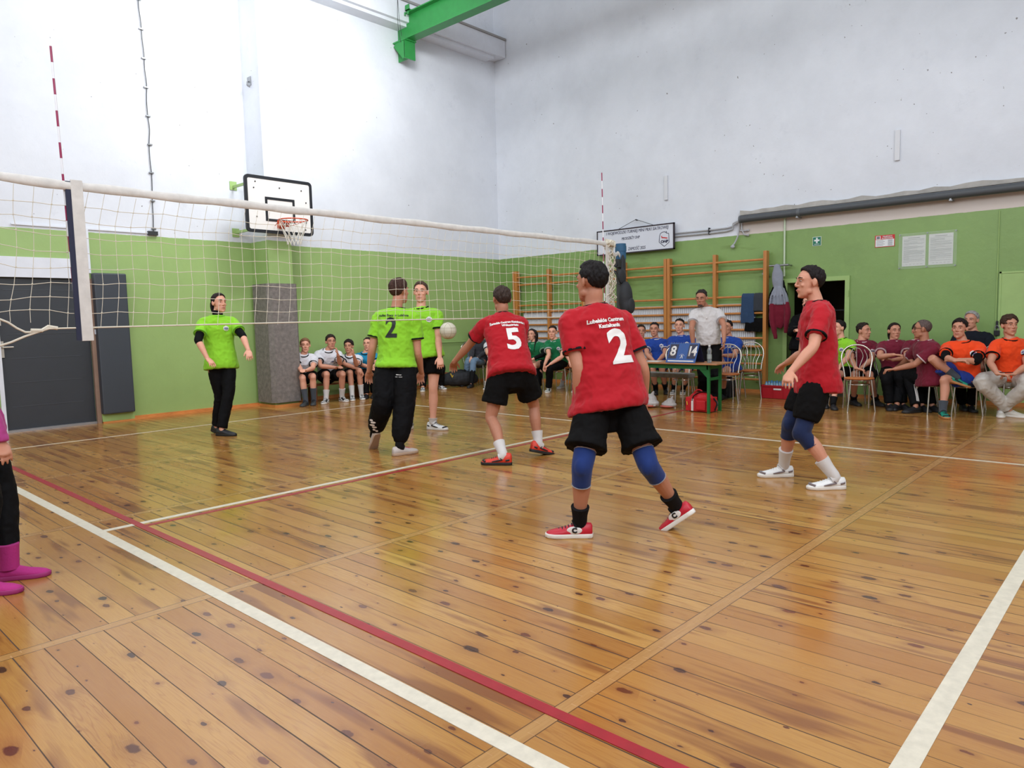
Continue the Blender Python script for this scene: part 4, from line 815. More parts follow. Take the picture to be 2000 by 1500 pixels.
 'o0': dict(s=1.78, P=(10.045,-3.269,0.517), N=(10.110,-3.265,1.061), H=(10.102,-3.238,1.218), hf=(-0.977,0.214,-0.000), sf=(-0.976,-0.219,-0.000), pf=(-0.976,-0.219,-0.000), SR=(10.059,-3.089,0.966), ER=(9.843,-3.086,0.759), WR=(9.623,-3.168,0.633), TR=(9.468,-3.227,0.544), HR=(10.025,-3.178,0.517), KR=(9.605,-3.200,0.475), AR=(9.825,-3.220,0.089), tR=(-0.923,-0.385,-0.000), SL=(10.138,-3.443,0.966), EL=(9.925,-3.491,0.761), WL=(9.691,-3.463,0.636), TL=(9.527,-3.443,0.548), HL=(10.065,-3.359,0.517), KL=(9.626,-3.380,0.473), AL=(9.708,-3.344,0.089), tL=(-0.923,-0.385,-0.000)),
 'o2': dict(s=1.80, P=(9.517,-3.782,0.483), N=(9.448,-3.786,0.991), H=(9.455,-3.774,1.155), hf=(-0.802,-0.597,-0.000), sf=(-0.736,-0.677,0.000), pf=(-0.736,-0.677,0.000), SR=(9.336,-3.650,0.894), ER=(9.110,-3.635,0.695), WR=(8.893,-3.747,0.579), TR=(8.903,-3.819,0.568), HR=(9.454,-3.713,0.483), KR=(9.100,-3.550,0.453), AR=(9.350,-3.821,0.090), tR=(-0.298,-0.954,0.000), SL=(9.585,-3.920,0.894), EL=(9.413,-3.978,0.653), WL=(9.183,-3.874,0.556), TL=(9.172,-3.802,0.548), HL=(9.581,-3.851,0.483), KL=(9.207,-4.032,0.427), AL=(9.344,-3.724,0.090), tL=(-0.976,-0.219,-0.000)),
}
# ---------------------------------------------------------------- people
Z3 = Vector((0, 0, 1))
def lerp(a, b, t): return a + (b - a) * t
def cloth(name, c, rough=0.8, **k): return mat('cloth ' + name, c, rough, bump=0.55, bscale=13, stretch=(1, 1, 0.4), sheen=0.0 if max(c) < 40 else 0.12, spec=0.12 if max(c) < 40 else 0.25, **k)
SKIN = {'fair': (222, 162, 136), 'mid': (198, 140, 114), 'tan': (176, 120, 94), 'pale': (226, 174, 150)}
def skin(n): return mat('skin ' + n, SKIN[n], 0.52, var=0.06, vscale=9, spec=0.4)
M_lip = mat('lips', (176, 96, 88), 0.45); M_eyew = mat('eye white', (196, 186, 178), 0.4); M_iris = mat('iris', (48, 34, 28), 0.3)

LIM = [(0, 56), (30, 57), (50, 66), (64, 80), (76, 100), (88, 104), (98, 92), (110, 108), (125, 124), (150, 130), (180, 132)]
def hlim(az, extra=0.0):
    a = abs(az)
    for (a0, l0), (a1, l1) in zip(LIM, LIM[1:]):
        if a <= a1: return l0 + (l1 - l0) * (a - a0) / (a1 - a0) + extra
    return 130
CROWN = Vector((0, -0.22, 0.975)).normalized()
def scalp(az, pol, f=1.0):
    """point on the skull: azimuth from the front, polar angle from the crown (degrees)"""
    a, p = math.radians(az), math.radians(pol)
    x = Vector((1, 0, 0)); y = CROWN.cross(x); 
    d = CROWN * math.cos(p) + (y * math.cos(a) + x * math.sin(a)) * math.sin(p)
    return Vector((d.x * 0.0765 * f, -0.012 + d.y * 0.0965 * f, 0.032 + d.z * 0.0860 * f))

def add_head(b, hp, M3, k):
    e = lambda c, r: b.ell(hp(c), [q * k for q in r], M3)
    e((0, -0.012, 0.030), (0.074, 0.093, 0.083))
    rows = [(0.055, 0.060, 0.078), (0.030, 0.064, 0.082), (0.008, 0.063, 0.079), (-0.020, 0.062, 0.082), (-0.045, 0.057, 0.082), (-0.070, 0.053, 0.080), (-0.092, 0.045, 0.078), (-0.108, 0.026, 0.070), (-0.114, 0.012, 0.060)]
    rg = []
    for z, rx, fy in rows:
        back = -0.03 if z > -0.04 else -0.02 + (-(z + 0.04)) * 0.6
        cy, ry = (fy + back) / 2, (fy - back) / 2
        ring = []
        for j in range(20):
            a = 2 * PI * j / 20; ca, sa = math.cos(a), math.sin(a)
            sx = abs(ca) ** 0.9 * (1 if ca >= 0 else -1)
            ring.append(hp((rx * sx, cy + ry * sa * (1 if sa < 0 else (1 - 0.10 * abs(ca) ** 2)), z)))
        rg.append(ring)
    b.rings(rg)
    for s_ in (-1, 1):
        b.tube([hp((s_ * 0.012, 0.080, 0.030)), hp((s_ * 0.030, 0.078, 0.033)), hp((s_ * 0.047, 0.066, 0.028))], [0.0075 * k, 0.0085 * k, 0.007 * k], 8, round_ends=True)
        e((s_ * 0.041, 0.066, -0.020), (0.013, 0.012, 0.013))
        e((s_ * 0.047, 0.018, -0.062), (0.013, 0.026, 0.022))
        e((s_ * 0.010, 0.089, -0.024), (0.0075, 0.009, 0.0065))
        a = s_ * 0.5
        R_ = M3 @ Matrix.Rotation(a, 3, 'Z') @ Matrix.Rotation(0.15, 3, 'X')
        b.ell(hp((s_ * 0.0795, -0.008, -0.002)), [0.0080 * k, 0.0175 * k, 0.031 * k], R_)
    b.tube([hp((0, 0.082, 0.026)), hp((0, 0.092, 0.004)), hp((0, 0.102, -0.018)), hp((0, 0.096, -0.028))], [0.006 * k, 0.007 * k, 0.0095 * k, 0.007 * k], 10, round_ends=True)
    b.tube([hp((-0.022, 0.076, -0.055)), hp((-0.008, 0.086, -0.051)), hp((0.008, 0.086, -0.051)), hp((0.022, 0.076, -0.055))], 0.0055 * k, 8, round_ends=True)
    b.tube([hp((-0.018, 0.077, -0.063)), hp((0.0, 0.086, -0.065)), hp((0.018, 0.077, -0.063))], 0.006 * k, 8, round_ends=True)
    e((0, 0.072, -0.098), (0.018, 0.013, 0.014))

def add_hand(b, W, T, side, fwd, body, k, curl=0.5):
    d = (T - W).normalized()
    q = fwd - d * fwd.dot(d)
    if q.length < 0.35: q = Z3 - d * Z3.dot(d)
    q.normalize(); n = d.cross(q)
    if abs(d.z) < 0.8:
        n = (-Z3 + d * Z3.dot(d)).normalized(); q = d.cross(n)
        if q.dot(body + Z3 * 0.3 - W) < 0: q = -q
    elif n.dot(body - W) < 0: n = -n
    b.tube([W - d * 0.01 * k, W + d * 0.02 * k, W + d * 0.055 * k, W + d * 0.088 * k], [0.026 * k, 0.034 * k, 0.042 * k, 0.038 * k], 12, flat=0.40, up=q, round_ends=True)
    for i, (o, L) in enumerate(((0.031, 0.068), (0.0105, 0.078), (-0.0105, 0.073), (-0.031, 0.058))):
        p = W + (d * 0.082 + q * o) * k; dd = (d + q * (o * 3.0)).normalized(); pts = [p - dd * 0.02 * k, p]; ang = 0
        for sgm in (0.45, 0.32, 0.25):
            ang += curl * (0.75 + 0.12 * i); v = dd * math.cos(ang) + n * math.sin(ang)
            p = p + v * L * sgm * k; pts.append(p)
        b.tube(pts, [0.0088 * k, 0.0092 * k, 0.0086 * k, 0.008 * k, 0.0068 * k], 8, round_ends=True)
    p0 = W + (d * 0.018 + q * 0.022) * k; p1 = p0 + (d * 0.030 + q * 0.026 + n * 0.012) * k; p2 = p1 + (d * 0.030 + q * 0.010 + n * 0.014) * k
    b.tube([p0, p1, p2], [0.014 * k, 0.0115 * k, 0.0085 * k], 8, round_ends=True)

def limb(b, pts, r, k, n=14, **kw): b.tube(pts, [q * k for q in r], n, smooth=3, **kw)

def decal(me, name, m, parent, bvh, c, right, up, off=0.004, step=0.02):
    right = right.normalized(); n = right.cross(up).normalized(); up = n.cross(right).normalized()
    bm = bmesh.new(); bm.from_mesh(me); bpy.data.meshes.remove(me)
    xs = [v.co.x for v in bm.verts]; ys = [v.co.y for v in bm.verts]
    for ax, lo, hi in ((0, min(xs), max(xs)), (1, min(ys), max(ys))):
        q = lo + step
        while q < hi:
            no = Vector((1, 0, 0)) if ax == 0 else Vector((0, 1, 0))
            bmesh.ops.bisect_plane(bm, geom=bm.verts[:] + bm.edges[:] + bm.faces[:], plane_co=no * q, plane_no=no); q += step
    last = 0.0; hits = []
    for v in bm.verts:
        o_ = c + right * v.co.x + up * v.co.y + n * 0.6
        h = bvh.ray_cast(o_, -n, 1.2)
        if h[0] is not None: last = (h[0] - c).dot(n); hits.append(last)
        v.co = c + right * v.co.x + up * v.co.y + n * (last + off)
    me2 = bpy.data.meshes.new(name); bm.to_mesh(me2); bm.free()
    return link(name, me2, m, parent)
def shape_mesh(polys):
    me = bpy.data.meshes.new('s'); vs = []; fs = []
    for p in polys:
        fs.append(tuple(range(len(vs), len(vs) + len(p)))); vs += [(x, y, 0) for x, y in p]
    me.from_pydata(vs, [], fs); me.update(); return me
def rect2(x0, y0, x1, y1): return [(x0, y0), (x1, y0), (x1, y1), (x0, y1)]

M_lk_ = mat('shoe mark black', (20, 20, 22), 0.5); M_numw = mat('white print', (222, 218, 214), 0.6); M_numk = mat('dark print', (20, 26, 24), 0.6); M_blp = mat('blue print', (40, 60, 140), 0.6)

def shoe(parent, A, t, k, st, o_up=None):
    """st: dict(upper, sole, accent, laces, high)"""
    f = t.normalized(); side = f.cross(Z3)
    side = side.normalized() if side.length > 0.1 else Vector((1, 0, 0))
    up = side.cross(f).normalized()
    base = A - up * (0.0875 * k)
    P_ = lambda x, y, z: base + (f * x + side * y + up * z) * k
    hs = st.get('high', 0)
    prof = [(-0.078, 0.018, 0.075 + hs), (-0.070, 0.030, 0.090 + hs), (-0.03, 0.036, 0.094 + hs), (0.02, 0.038, 0.092 + hs * .6), (0.055, 0.040, 0.078), (0.10, 0.045, 0.062), (0.15, 0.046, 0.052), (0.185, 0.036, 0.042), (0.200, 0.018, 0.034)]
    rg = []
    for x, w_, h_ in prof:
        ring = []
        for j in range(14):
            a = 2 * PI * j / 14; y = w_ * math.cos(a); z = h_ * 0.5 + h_ * 0.5 * math.sin(a)
            if math.sin(a) > 0: y *= (1 - 0.30 * math.sin(a) ** 2)
            else: y *= 1.0; z = max(z, 0.012) if abs(math.cos(a)) > 0.2 else 0.012
            ring.append(P_(x, y, z))
        rg.append(ring)
    b = MB(); b.rings(rg); sh = b.build('shoe', st['upper'], parent, smooth=False)
    for p in sh.data.polygons: p.use_smooth = True
    out = [(-0.083, 0.0, 0), (-0.075, 0.028, 0), (-0.04, 0.037, 0), (0.03, 0.037, 0), (0.10, 0.047, 0), (0.15, 0.049, 0), (0.19, 0.036, 0), (0.208, 0.012, 0)]
    ol = [(x, y) for x, y, _ in out] + [(x, -y) for x, y, _ in reversed(out[1:])]
    b = MB(); b.rings([[P_(x * q, y * q2, z) for x, y in ol] for z, q, q2 in ((0.0, 0.97, 0.94), (0.006, 1.0, 1.0), (0.024, 1.0, 1.0), (0.028, 0.985, 0.96))]); so = b.build('sole', st['sole'], sh)
    for p in so.data.polygons: p.use_smooth = len(p.vertices) == 4
    if st.get('logo'):
        for s_ in (-1, 1):
            R_ = f * s_; b = MB(); b.ell(P_(0.030, s_ * 0.0365, 0.052), (0.046 * k, 0.0055 * k, 0.024 * k), Matrix((f, side, up)).transposed()); b.build('side_panel', M_numw, sh, smooth=True); flat_text('shoe_mark', 'C', 0.042 * k, P_(0.030, s_ * 0.0415, 0.052), R_, up, M_lk_, sh, th=0.003, bold=0.003)
    if st.get('shaft'):
        b = MB(); b.tube([A - Z3 * 0.02 * k, A + Z3 * 0.05 * k, A + Z3 * 0.10 * k, A + Z3 * 0.125 * k], [0.052 * k, 0.055 * k, 0.058 * k, 0.060 * k], 18, smooth=2); b.build('boot_shaft', st['upper'], sh, smooth=True)
    if st.get('laces'):
        b = MB()
        for i in range(5):
            x = 0.045 + 0.019 * i; z = 0.086 - 0.0062 * i - (0.004 if i else 0)
            b.tube([P_(x, -0.020, z - 0.008), P_(x + 0.004, 0, z), P_(x, 0.020, z - 0.008)], 0.0035 * k, 5)
        b.build('laces', st['laces'], sh)
    if st.get('accent'):
        b = MB()
        for s_ in (-1, 1):
            pts = [P_(0.0, s_ * 0.0375, 0.050), P_(0.045, s_ * 0.0415, 0.044), P_(0.095, s_ * 0.0455, 0.036), P_(0.06, s_ * 0.0425, 0.055), P_(0.02, s_ * 0.0385, 0.068)]
            b.tube(pts[:3], [0.004 * k, 0.008 * k, 0.004 * k], 6); b.tube([pts[0], pts[4]], 0.005 * k, 6)
            b.tube([P_(-0.076, s_ * 0.012, 0.06), P_(-0.06, s_ * 0.031, 0.05), P_(-0.03, s_ * 0.0365, 0.045)], 0.009 * k, 6, flat=0.5)
        b.build('side_trim', st['accent'], sh, smooth=True)
        b = MB(); b.tube([P_(0.155, -0.038, 0.034), P_(0.178, -0.02, 0.04), P_(0.185, 0.0, 0.041), P_(0.178, 0.02, 0.04), P_(0.155, 0.038, 0.034)], 0.010 * k, 6, smooth=3); b.build('toe_trim', st['accent'], sh, smooth=True)
    return sh

ALLP = {}
def make_person(key, label, st):
    J = POSE[key]; s = J['s']; k = s / 1.75
    g = lambda n: Vector(J[n])
    org = Vector((g('P').x, g('P').y, 0.0))
    q = lambda n: g(n) - org
    P, N, H = q('P'), q('N'), q('H')
    up = (N - P).normalized()
    sR = g('sf').cross(Z3).normalized(); pR = g('pf').cross(Z3).normalized()
    bf = st.get('build', 1.0); wf = st.get('width', 1.0)
    vox = st.get('vox', 0.0075)
    def frame(t):
        r = lerp(pR, sR, min(1, max(0, t))); r = (r - up * r.dot(up)).normalized(); return r, up.cross(r).normalized()
    def cpt(t): 
        r, f = frame(t); return lerp(P, N, t) - f * (0.018 * k * math.sin(PI * min(1, max(0, t)))) * st.get('arch', 1)
    def torso(b, rows, n=24):
        rg = []
        for t, rx, ry, oy in rows:
            r, f = frame(t); c = (cpt(t) if t >= 0 else P + (up * 0.35 + Z3 * 0.65) * t * (N - P).length - r * (st.get('hemshift', 0) * t)) + f * oy * k
            rg.append([c + r * (rx * k * wf * math.copysign(abs(math.cos(2 * PI * j / n)) ** 0.85, math.cos(2 * PI * j / n))) + f * (ry * k * bf * math.sin(2 * PI * j / n)) for j in range(n)])
        b.rings(rg)
    # head frame
    hf = g('hf').normalized(); ti = st.get('tilt', 0.0)
    hR = hf.cross(Z3).normalized(); hU = hR.cross(hf).normalized()
    Rt = Matrix.Rotation(math.radians(ti), 3, hR); hf, hU = Rt @ hf, Rt @ hU
    M3 = Matrix((hR, hf, hU)).transposed()
    hk = k * st.get('head', 1.05)
    hp = lambda p: H + M3 @ (Vector(p) * hk)
    # ---- body
    b = MB()
    torso(b, [(-0.17, 0.10, 0.07, 0), (-0.08, 0.14, 0.10, 0), (0.03, 0.155, 0.11, 0), (0.25, 0.135, 0.10, 0.0), (0.45, 0.13, 0.095, 0), (0.7, 0.150, 0.105, 0.01), (0.86, 0.155, 0.095, 0), (0.95, 0.11, 0.07, -0.005), (1.02, 0.062, 0.056, -0.005)])
    nb = H - hU * 0.07 * hk - hf * 0.022 * hk
    limb(b, [N - up * 0.05 * k, lerp(N, nb, 0.35), nb, nb + hU * 0.03 * k], [0.068, 0.056, 0.054, 0.05], st.get('neck', 1.0) * k, 16, round_ends=True)
    add_head(b, hp, M3, hk)
    if st.get('long_face'): pass
    for c in 'RL':
        S, E, W, T = q('S' + c), q('E' + c), q('W' + c), q('T' + c)
        if (T - W).length < 1e-4: T = W + (W - E).normalized() * 0.18
        am = st.get('arm', 1.0) * k
        limb(b, [N - up * 0.045 * k, lerp(N, S, 0.6) - up * 0.01 * k, S], [0.05, 0.055, 0.05], k, round_ends=True)
        limb(b, [S, lerp(S, E, 0.35), lerp(S, E, 0.75), E, lerp(E, W, 0.3), lerp(E, W, 0.75), W], [0.052, 0.052, 0.044, 0.039, 0.041, 0.030, 0.026], am, round_ends=True)
        add_hand(b, W, T, c, g('sf'), P + up * 0.2, k, st.get('curl', 0.45))
        Hh, K, A = q('H' + c), q('K' + c), q('A' + c); t = g('t' + c).normalized()
        lg = st.get('leg', 1.0) * k
        sh_d = (A - K).normalized(); bk = (K - lerp(Hh, A, 0.5)); bk = bk - sh_d * bk.dot(sh_d)
        if bk.length < 0.02: bk = t - sh_d * t.dot(sh_d)
        bk = -bk.normalized() * 0.014 * k
        limb(b, [Hh, lerp(Hh, K, 0.3), lerp(Hh, K, 0.75), K, lerp(K, A, 0.16) + bk * .5, lerp(K, A, 0.36) + bk, lerp(K, A, 0.7) + bk * .4, A], [0.088, 0.085, 0.064, 0.055, 0.052, 0.055, 0.040, 0.034], lg, round_ends=True)
        su = (t.cross(Z3)).cross(t)
        limb(b, [A + su * 0.0, A - su * 0.04 * k + t * 0.03 * k, A - su * 0.055 * k + t * 0.12 * k], [0.033, 0.03, 0.022], k, round_ends=True)
    me_s = skin(st.get('skin', 'fair'))
    body = fused(b, vox, 'person', me_s, None, 2)
    body.location = org
    tag(body, label, 'person', st.get('group'))
    ALLP[key] = body
    # ---- eyes, brows, mouth
    for s_ in (-1, 1):
        b = MB(); b.ell(hp((s_ * 0.0305, 0.0735, 0.0125)), (0.0102 * hk, 0.0082 * hk, 0.0036 * hk), M3, 12, 8)
        ey = b.build('eye', M_eyew, body, smooth=True)
        b = MB(); b.ell(hp((s_ * 0.0305, 0.0800, 0.0125)), (0.0056 * hk, 0.0035 * hk, 0.0046 * hk), M3, 10, 6); b.build('iris', M_iris, ey, smooth=True)
    hc = st.get('hair', ('short', (50, 38, 32)))
    M_h = mat('hair %d %d %d' % hc[1], hc[1], 0.6, var=0.35, vscale=60, bump=0.8, bscale=90, stretch=(1, 1, 0.5), spec=0.15)
    b = MB()
    for s_ in (-1, 1): b.tube([hp((s_ * 0.015, 0.0855, 0.034)), hp((s_ * 0.032, 0.084, 0.037)), hp((s_ * 0.050, 0.069, 0.033))], [0.0034 * hk, 0.0042 * hk, 0.0026 * hk], 6, smooth=3, round_ends=True)
    b.build('eyebrows', M_h, body, smooth=True)
    b = MB(); b.tube([hp((-0.021, 0.0795, -0.0575)), hp((-0.008, 0.0895, -0.0545)), hp((0.0, 0.0885, -0.056)), hp((0.008, 0.0895, -0.0545)), hp((0.021, 0.0795, -0.0575))], [0.003 * hk, 0.0055 * hk, 0.005 * hk, 0.0055 * hk, 0.003 * hk], 8, flat=0.8, round_ends=True); b.build('mouth', M_lip, body, smooth=True)
    # ---- hair
    kind = hc[0]; rr = random.Random(len(label) * 7 + int(s * 100))
    thick = {'buzz': 0.012, 'fade': 0.02, 'pony': 0.03, 'short': 0.03}.get(kind, 0.045)
    b = MB(); NA, NP = 36, 10; rings = []
    for j in range(NP + 1):
        rings.append([hp(scalp(-180 + 360 * i / NA, max(0.5, hlim(-180 + 360 * i / NA) * j / NP), 1.0 + thick * (1 - (j / NP) ** 3) + 0.004)) for i in range(NA)])
    for j in range(NP, -1, -1):
        rings.append([hp(scalp(-180 + 360 * i / NA, max(0.5, hlim(-180 + 360 * i / NA) * j / NP), 0.93)) for i in range(NA)])
    b.rings(rings)
    def clump(az, p0, p1, lift, r, daz=0):
        pts = []
        for i in range(4):
            t = i / 3; pts.append(hp(scalp(az + daz * t, p0 + (p1 - p0) * t, 1.0 + (0.015 + lift * math.sin(PI * (0.25 + 0.6 * t))) * max(0.12, 1 - ((p0 + (p1 - p0) * t) / 105) ** 2))))
        b.tube(pts, [r * hk, r * 1.1 * hk, r * 0.9 * hk, r * 0.35 * hk], 6, round_ends=True)
    if kind not in ('buzz',):
        n_, lift, ln, r, wild = {'short': (170, 0.09, 22, 0.0062, 8), 'fade': (70, 0.12, 18, 0.006, 8), 'fringe': (190, 0.13, 34, 0.0068, 14), 'curly': (210, 0.20, 26, 0.0085, 40), 'bowl': (230, 0.12, 40, 0.0068, 6), 'pony': (200, 0.05, 40, 0.006, 3), 'long': (200, 0.06, 40, 0.0065, 3), 'grey': (170, 0.12, 26, 0.0068, 12)}[kind]
        for _ in range(n_):
            az = rr.uniform(-180, 180); lm = hlim(az)
            if kind == 'fade': lm = min(lm, 66)
            p0 = lm * math.sqrt(rr.uniform(0.0, 1.0)) * 0.92; p1 = min(p0 + ln * rr.uniform(0.7, 1.2), lm + rr.uniform(-4, 6) + (0 if kind != 'bowl' else 8))
            clump(az, p0, p1, lift * rr.uniform(0.5, 1.15), r * rr.uniform(0.8, 1.2), rr.uniform(-wild, wild))
        if kind in ('fringe', 'bowl', 'curly'):
            for _ in range(46):
                az = rr.uniform(-62, 62); l0 = hlim(az)
                clump(az, l0 - 22, l0 + rr.uniform(4, 16), 0.14, 0.0065, rr.uniform(-12, 12) + (10 if kind == 'fringe' else 0))
    hr = fused(b, 0.0055 if vox < 0.007 else 0.0065, 'hair', M_h, body, 1)
    if kind == 'pony':
        b = MB()
        for i in range(9):
            o = rr.uniform(-0.018, 0.018); b.tube([hp((o * .4, -0.105, 0.03)), hp((o, -0.135, -0.0)), hp((o * 1.6, -0.125, -0.07)), hp((o * 1.2, -0.10, -0.14))], [0.014 * hk, 0.017 * hk, 0.014 * hk, 0.005 * hk], 7, smooth=3, round_ends=True)
        fused(b, 0.007, 'ponytail', M_h, hr, 1)
    if kind == 'long':
        b = MB()
        for s_ in (-1, 1):
            for i in range(16):
                o = rr.uniform(-0.05, 0.03); w_ = rr.uniform(0.0, 0.02)
                b.tube([hp((s_ * 0.05, o, 0.09)), hp((s_ * (0.083 + w_), o, 0.02)), hp((s_ * (0.085 + w_), o + 0.01, -0.08)), hp((s_ * (0.085 + w_), o + 0.05, -0.19)), hp((s_ * (0.07 + w_), o + 0.07, -0.31 + rr.uniform(-0.04, 0.03)))], [0.01 * hk, 0.013 * hk, 0.014 * hk, 0.012 * hk, 0.005 * hk], 6, smooth=3, round_ends=True)
        for i in range(14):
            o = rr.uniform(-0.07, 0.07); b.tube([hp((o, -0.08, 0.09)), hp((o, -0.115, 0.0)), hp((o, -0.11, -0.12)), hp((o, -0.10, -0.25))], [0.01 * hk, 0.014 * hk, 0.014 * hk, 0.006 * hk], 6, smooth=3, round_ends=True)
        fused(b, 0.008, 'long_strands', M_h, hr, 1)
    if st.get('beard'):
        b = MB()
        for _ in range(80):
            x = rr.uniform(-1, 1); z = rr.uniform(-0.112, -0.050); y = 0.082 - 0.030 * x * x + (0.004 if z > -0.06 else 0)
            if abs(x) < 0.5 and -0.068 < z < -0.048: continue
            if z > -0.072 and abs(x) < 0.6 and z < -0.048: pass
            p = Vector((x * 0.040, y, z)); b.tube([hp(p), hp(p + Vector((0, 0.001, -0.005)))], 0.0048 * hk, 5, round_ends=True)
        fused(b, 0.0055, 'beard', mat('beard', (62, 50, 44), 0.8, var=0.2), body, 1)
    # ---- shirt
    tp = st.get('top')
    if tp:
        hem = tp.get('hem', -0.20); fl = tp.get('loose', 1.0)
        b = MB(); zb = tp.get('belly', 0.0)
        sit = hem > -0.11 and not tp.get('standing')
        rows =\
            [(-0.02, 0.172 * fl, 0.130 * fl, 0.008), (0.10, 0.166 * fl, 0.132 * fl, 0.01 + zb * .3)] if sit else [(hem, 0.206 * fl, 0.168 * fl, -0.012), (hem * 0.6, 0.204 * fl, 0.170 * fl, -0.012), (hem * 0.2, 0.194 * fl, 0.158 * fl, -0.006), (0.06, 0.184 * fl, 0.142 * fl, zb * .3)]
        rows += [(0.25, (0.163 if sit else 0.174) * fl, (0.128 + zb * .5) * fl, zb), (0.45, 0.170, 0.124 + zb * .4, zb * .8), (0.68, 0.185, 0.130, 0.012), (0.84, 0.190, 0.116, 0.002), (0.93, 0.145, 0.096, -0.006), (0.985, 0.095, 0.082, -0.008), (1.01, 0.078, 0.074, -0.006)]
        torso(b, rows)
        sl = tp.get('sleeve', 0.58)
        cu_ = {}
        for c in 'RL':
            S, E, W = q('S' + c), q('E' + c), q('W' + c)
            if sl <= 1: pts = [N - up * 0.055 * k, lerp(N, S, 0.65) - up * 0.008 * k, S, lerp(S, E, sl * 0.5), lerp(S, E, sl)]; rr_ = [0.060, 0.066, 0.067, 0.067, 0.072]
            else: pts = [N - up * 0.055 * k, lerp(N, S, 0.65) - up * 0.008 * k, S, lerp(S, E, 0.5), E, lerp(E, W, (sl - 1) * .5), lerp(E, W, sl - 1)]; rr_ = [0.062, 0.066, 0.068, 0.064, 0.056, 0.052, 0.042]
            limb(b, pts, rr_, k)
            cu_[c] = (pts[-1], (pts[-1] - pts[-2]).normalized(), rr_[-1] * k)
        cm = tp['mat']
        shirt = fused(b, max(0.009, vox * 1.25), 'shirt' if sl <= 1 else tp.get('name', 'sweater'), cm, body, 4, disp=[(0.17, 0.024 * k), (-0.085, -0.020 * k, 1), (0.035, 0.007 * k)])
        tm = tp.get('trim')
        if tm:
            r, f = frame(1.0); c = lerp(P, N, 1.0) + f * 0.002; b = MB()
            b.tube([c + r * (0.085 * k * math.cos(2 * PI * i / 20)) + f * ((0.080 * k) * math.sin(2 * PI * i / 20)) + up * ((0.004 - 0.022 * max(0, math.sin(2 * PI * i / 20))) * k) for i in range(20)], 0.0095 * k, 8, closed=True)
            b.build('collar', tm, shirt, smooth=True)
            for c in 'RL':
                p, d, ra = cu_[c]; a1 = d.orthogonal().normalized(); a2 = d.cross(a1); b = MB(); b.rings([[p + d * o * k + (a1 * math.cos(2 * PI * i / 20) + a2 * math.sin(2 * PI * i / 20)) * ra * q2 for i in range(20)] for o, q2 in ((-0.011, 1.07), (-0.006, 1.11), (0.004, 1.10), (0.004, 0.86), (-0.011, 0.86))], cap=False, closed=True); b.build('cuff', tm, shirt, smooth=True)
        if tp.get('under'):                                        # longer sleeves worn under the shirt
            for c in 'RL':
                S, E, W = q('S' + c), q('E' + c), q('W' + c); b = MB(); f_ = tp['under'][1]
                limb(b, [lerp(S, E, 0.4), lerp(S, E, 0.75), E, lerp(E, W, f_ * .6), lerp(E, W, f_)], [0.054, 0.051, 0.047, 0.045, 0.038], k)
                fused(b, 0.009, 'undershirt_sleeve', tp['under'][0], body, 3, disp=[(0.05, 0.012)])
            b = MB(); limb(b, [N - up * 0.02 * k, lerp(N, nb, 0.4), lerp(N, nb, 0.62)], [0.068, 0.062, 0.059], k); 
            if tp['under'][2]: b.build('roll_neck', tp['under'][0], body, smooth=True)
        if st.get('marks'):
            vs = [v.co.copy() for v in shirt.data.vertices]; fs = [tuple(p.vertices) for p in shirt.data.polygons]
            bvh = BVHTree.FromPolygons(vs, fs)
            r, f = frame(0.7)
            for mk in st['marks']:
                ty = mk[0]
                if ty in ('number', 'lettering'):
                    _, txt, sz, t, x, mm, kw = mk; me = text_mesh(txt, sz * k, **kw)
                    decal(me, ty, mm, shirt, bvh, lerp(P, N, t) + r * x * k, r, up)
                elif ty == 'badge':
                    x, t, back = mk[1], mk[2], 0; a = 0.036 * k
                    hexa = [(a * math.cos(math.radians(60 * i + 30)) * 1.05, a * math.sin(math.radians(60 * i + 30))) for i in range(6)]
                    bd = decal(shape_mesh([hexa]), 'badge', M_numw, shirt, bvh, lerp(P, N, t) - r * x * k, -r, up, 0.003)
                    decal(shape_mesh([rect2(-a * .6, 0.004, a * .6, 0.012), rect2(-a * .7, -0.012, a * .7, -0.002)]), 'badge_print', M_blp, bd, bvh, lerp(P, N, t) - r * x * k, -r, up, 0.005)
        if st.get('lanyard'):
            vs = [v.co.copy() for v in shirt.data.vertices]; fs = [tuple(p.vertices) for p in shirt.data.polygons]; bvh = BVHTree.FromPolygons(vs, fs); r, f = frame(0.9)
            b = MB()
            for s_ in (-1, 1):
                pp = []
                for t_ in (0.0, 0.25, 0.5, 0.75, 1.0):
                    c = lerp(P, N, 0.97 - 0.25 * t_) + r * s_ * 0.07 * (1 - t_) * k; h = bvh.ray_cast(c + f * 0.5, -f, 0.8); pp.append((h[0] if h[0] is not None else c + f * 0.1) + f * 0.004)
                b.tube(pp, 0.0035, 5)
            b.ell(pp[-1] + f * 0.008, (0.012, 0.010, 0.016)); b.build('lanyard', M_numw, body)
            for s_ in (-1, 1):
                b = MB(); c = lerp(P, N, 1.0) + f * 0.075 * k + r * s_ * 0.035 * k; b.rings([[c + r * x * k + up * z * k + f * (o + (0.012 if z < 0 else 0)) * k for x, z in ((-0.035, 0.02), (0.035, 0.02), (s_ * -0.01 + 0.03, -0.035), (s_ * -0.01 - 0.03, -0.02))] for o in (0.0, 0.008)]); b.build('collar_flap', cm, shirt)
    # ---- bottoms
    bt = st.get('bottom')
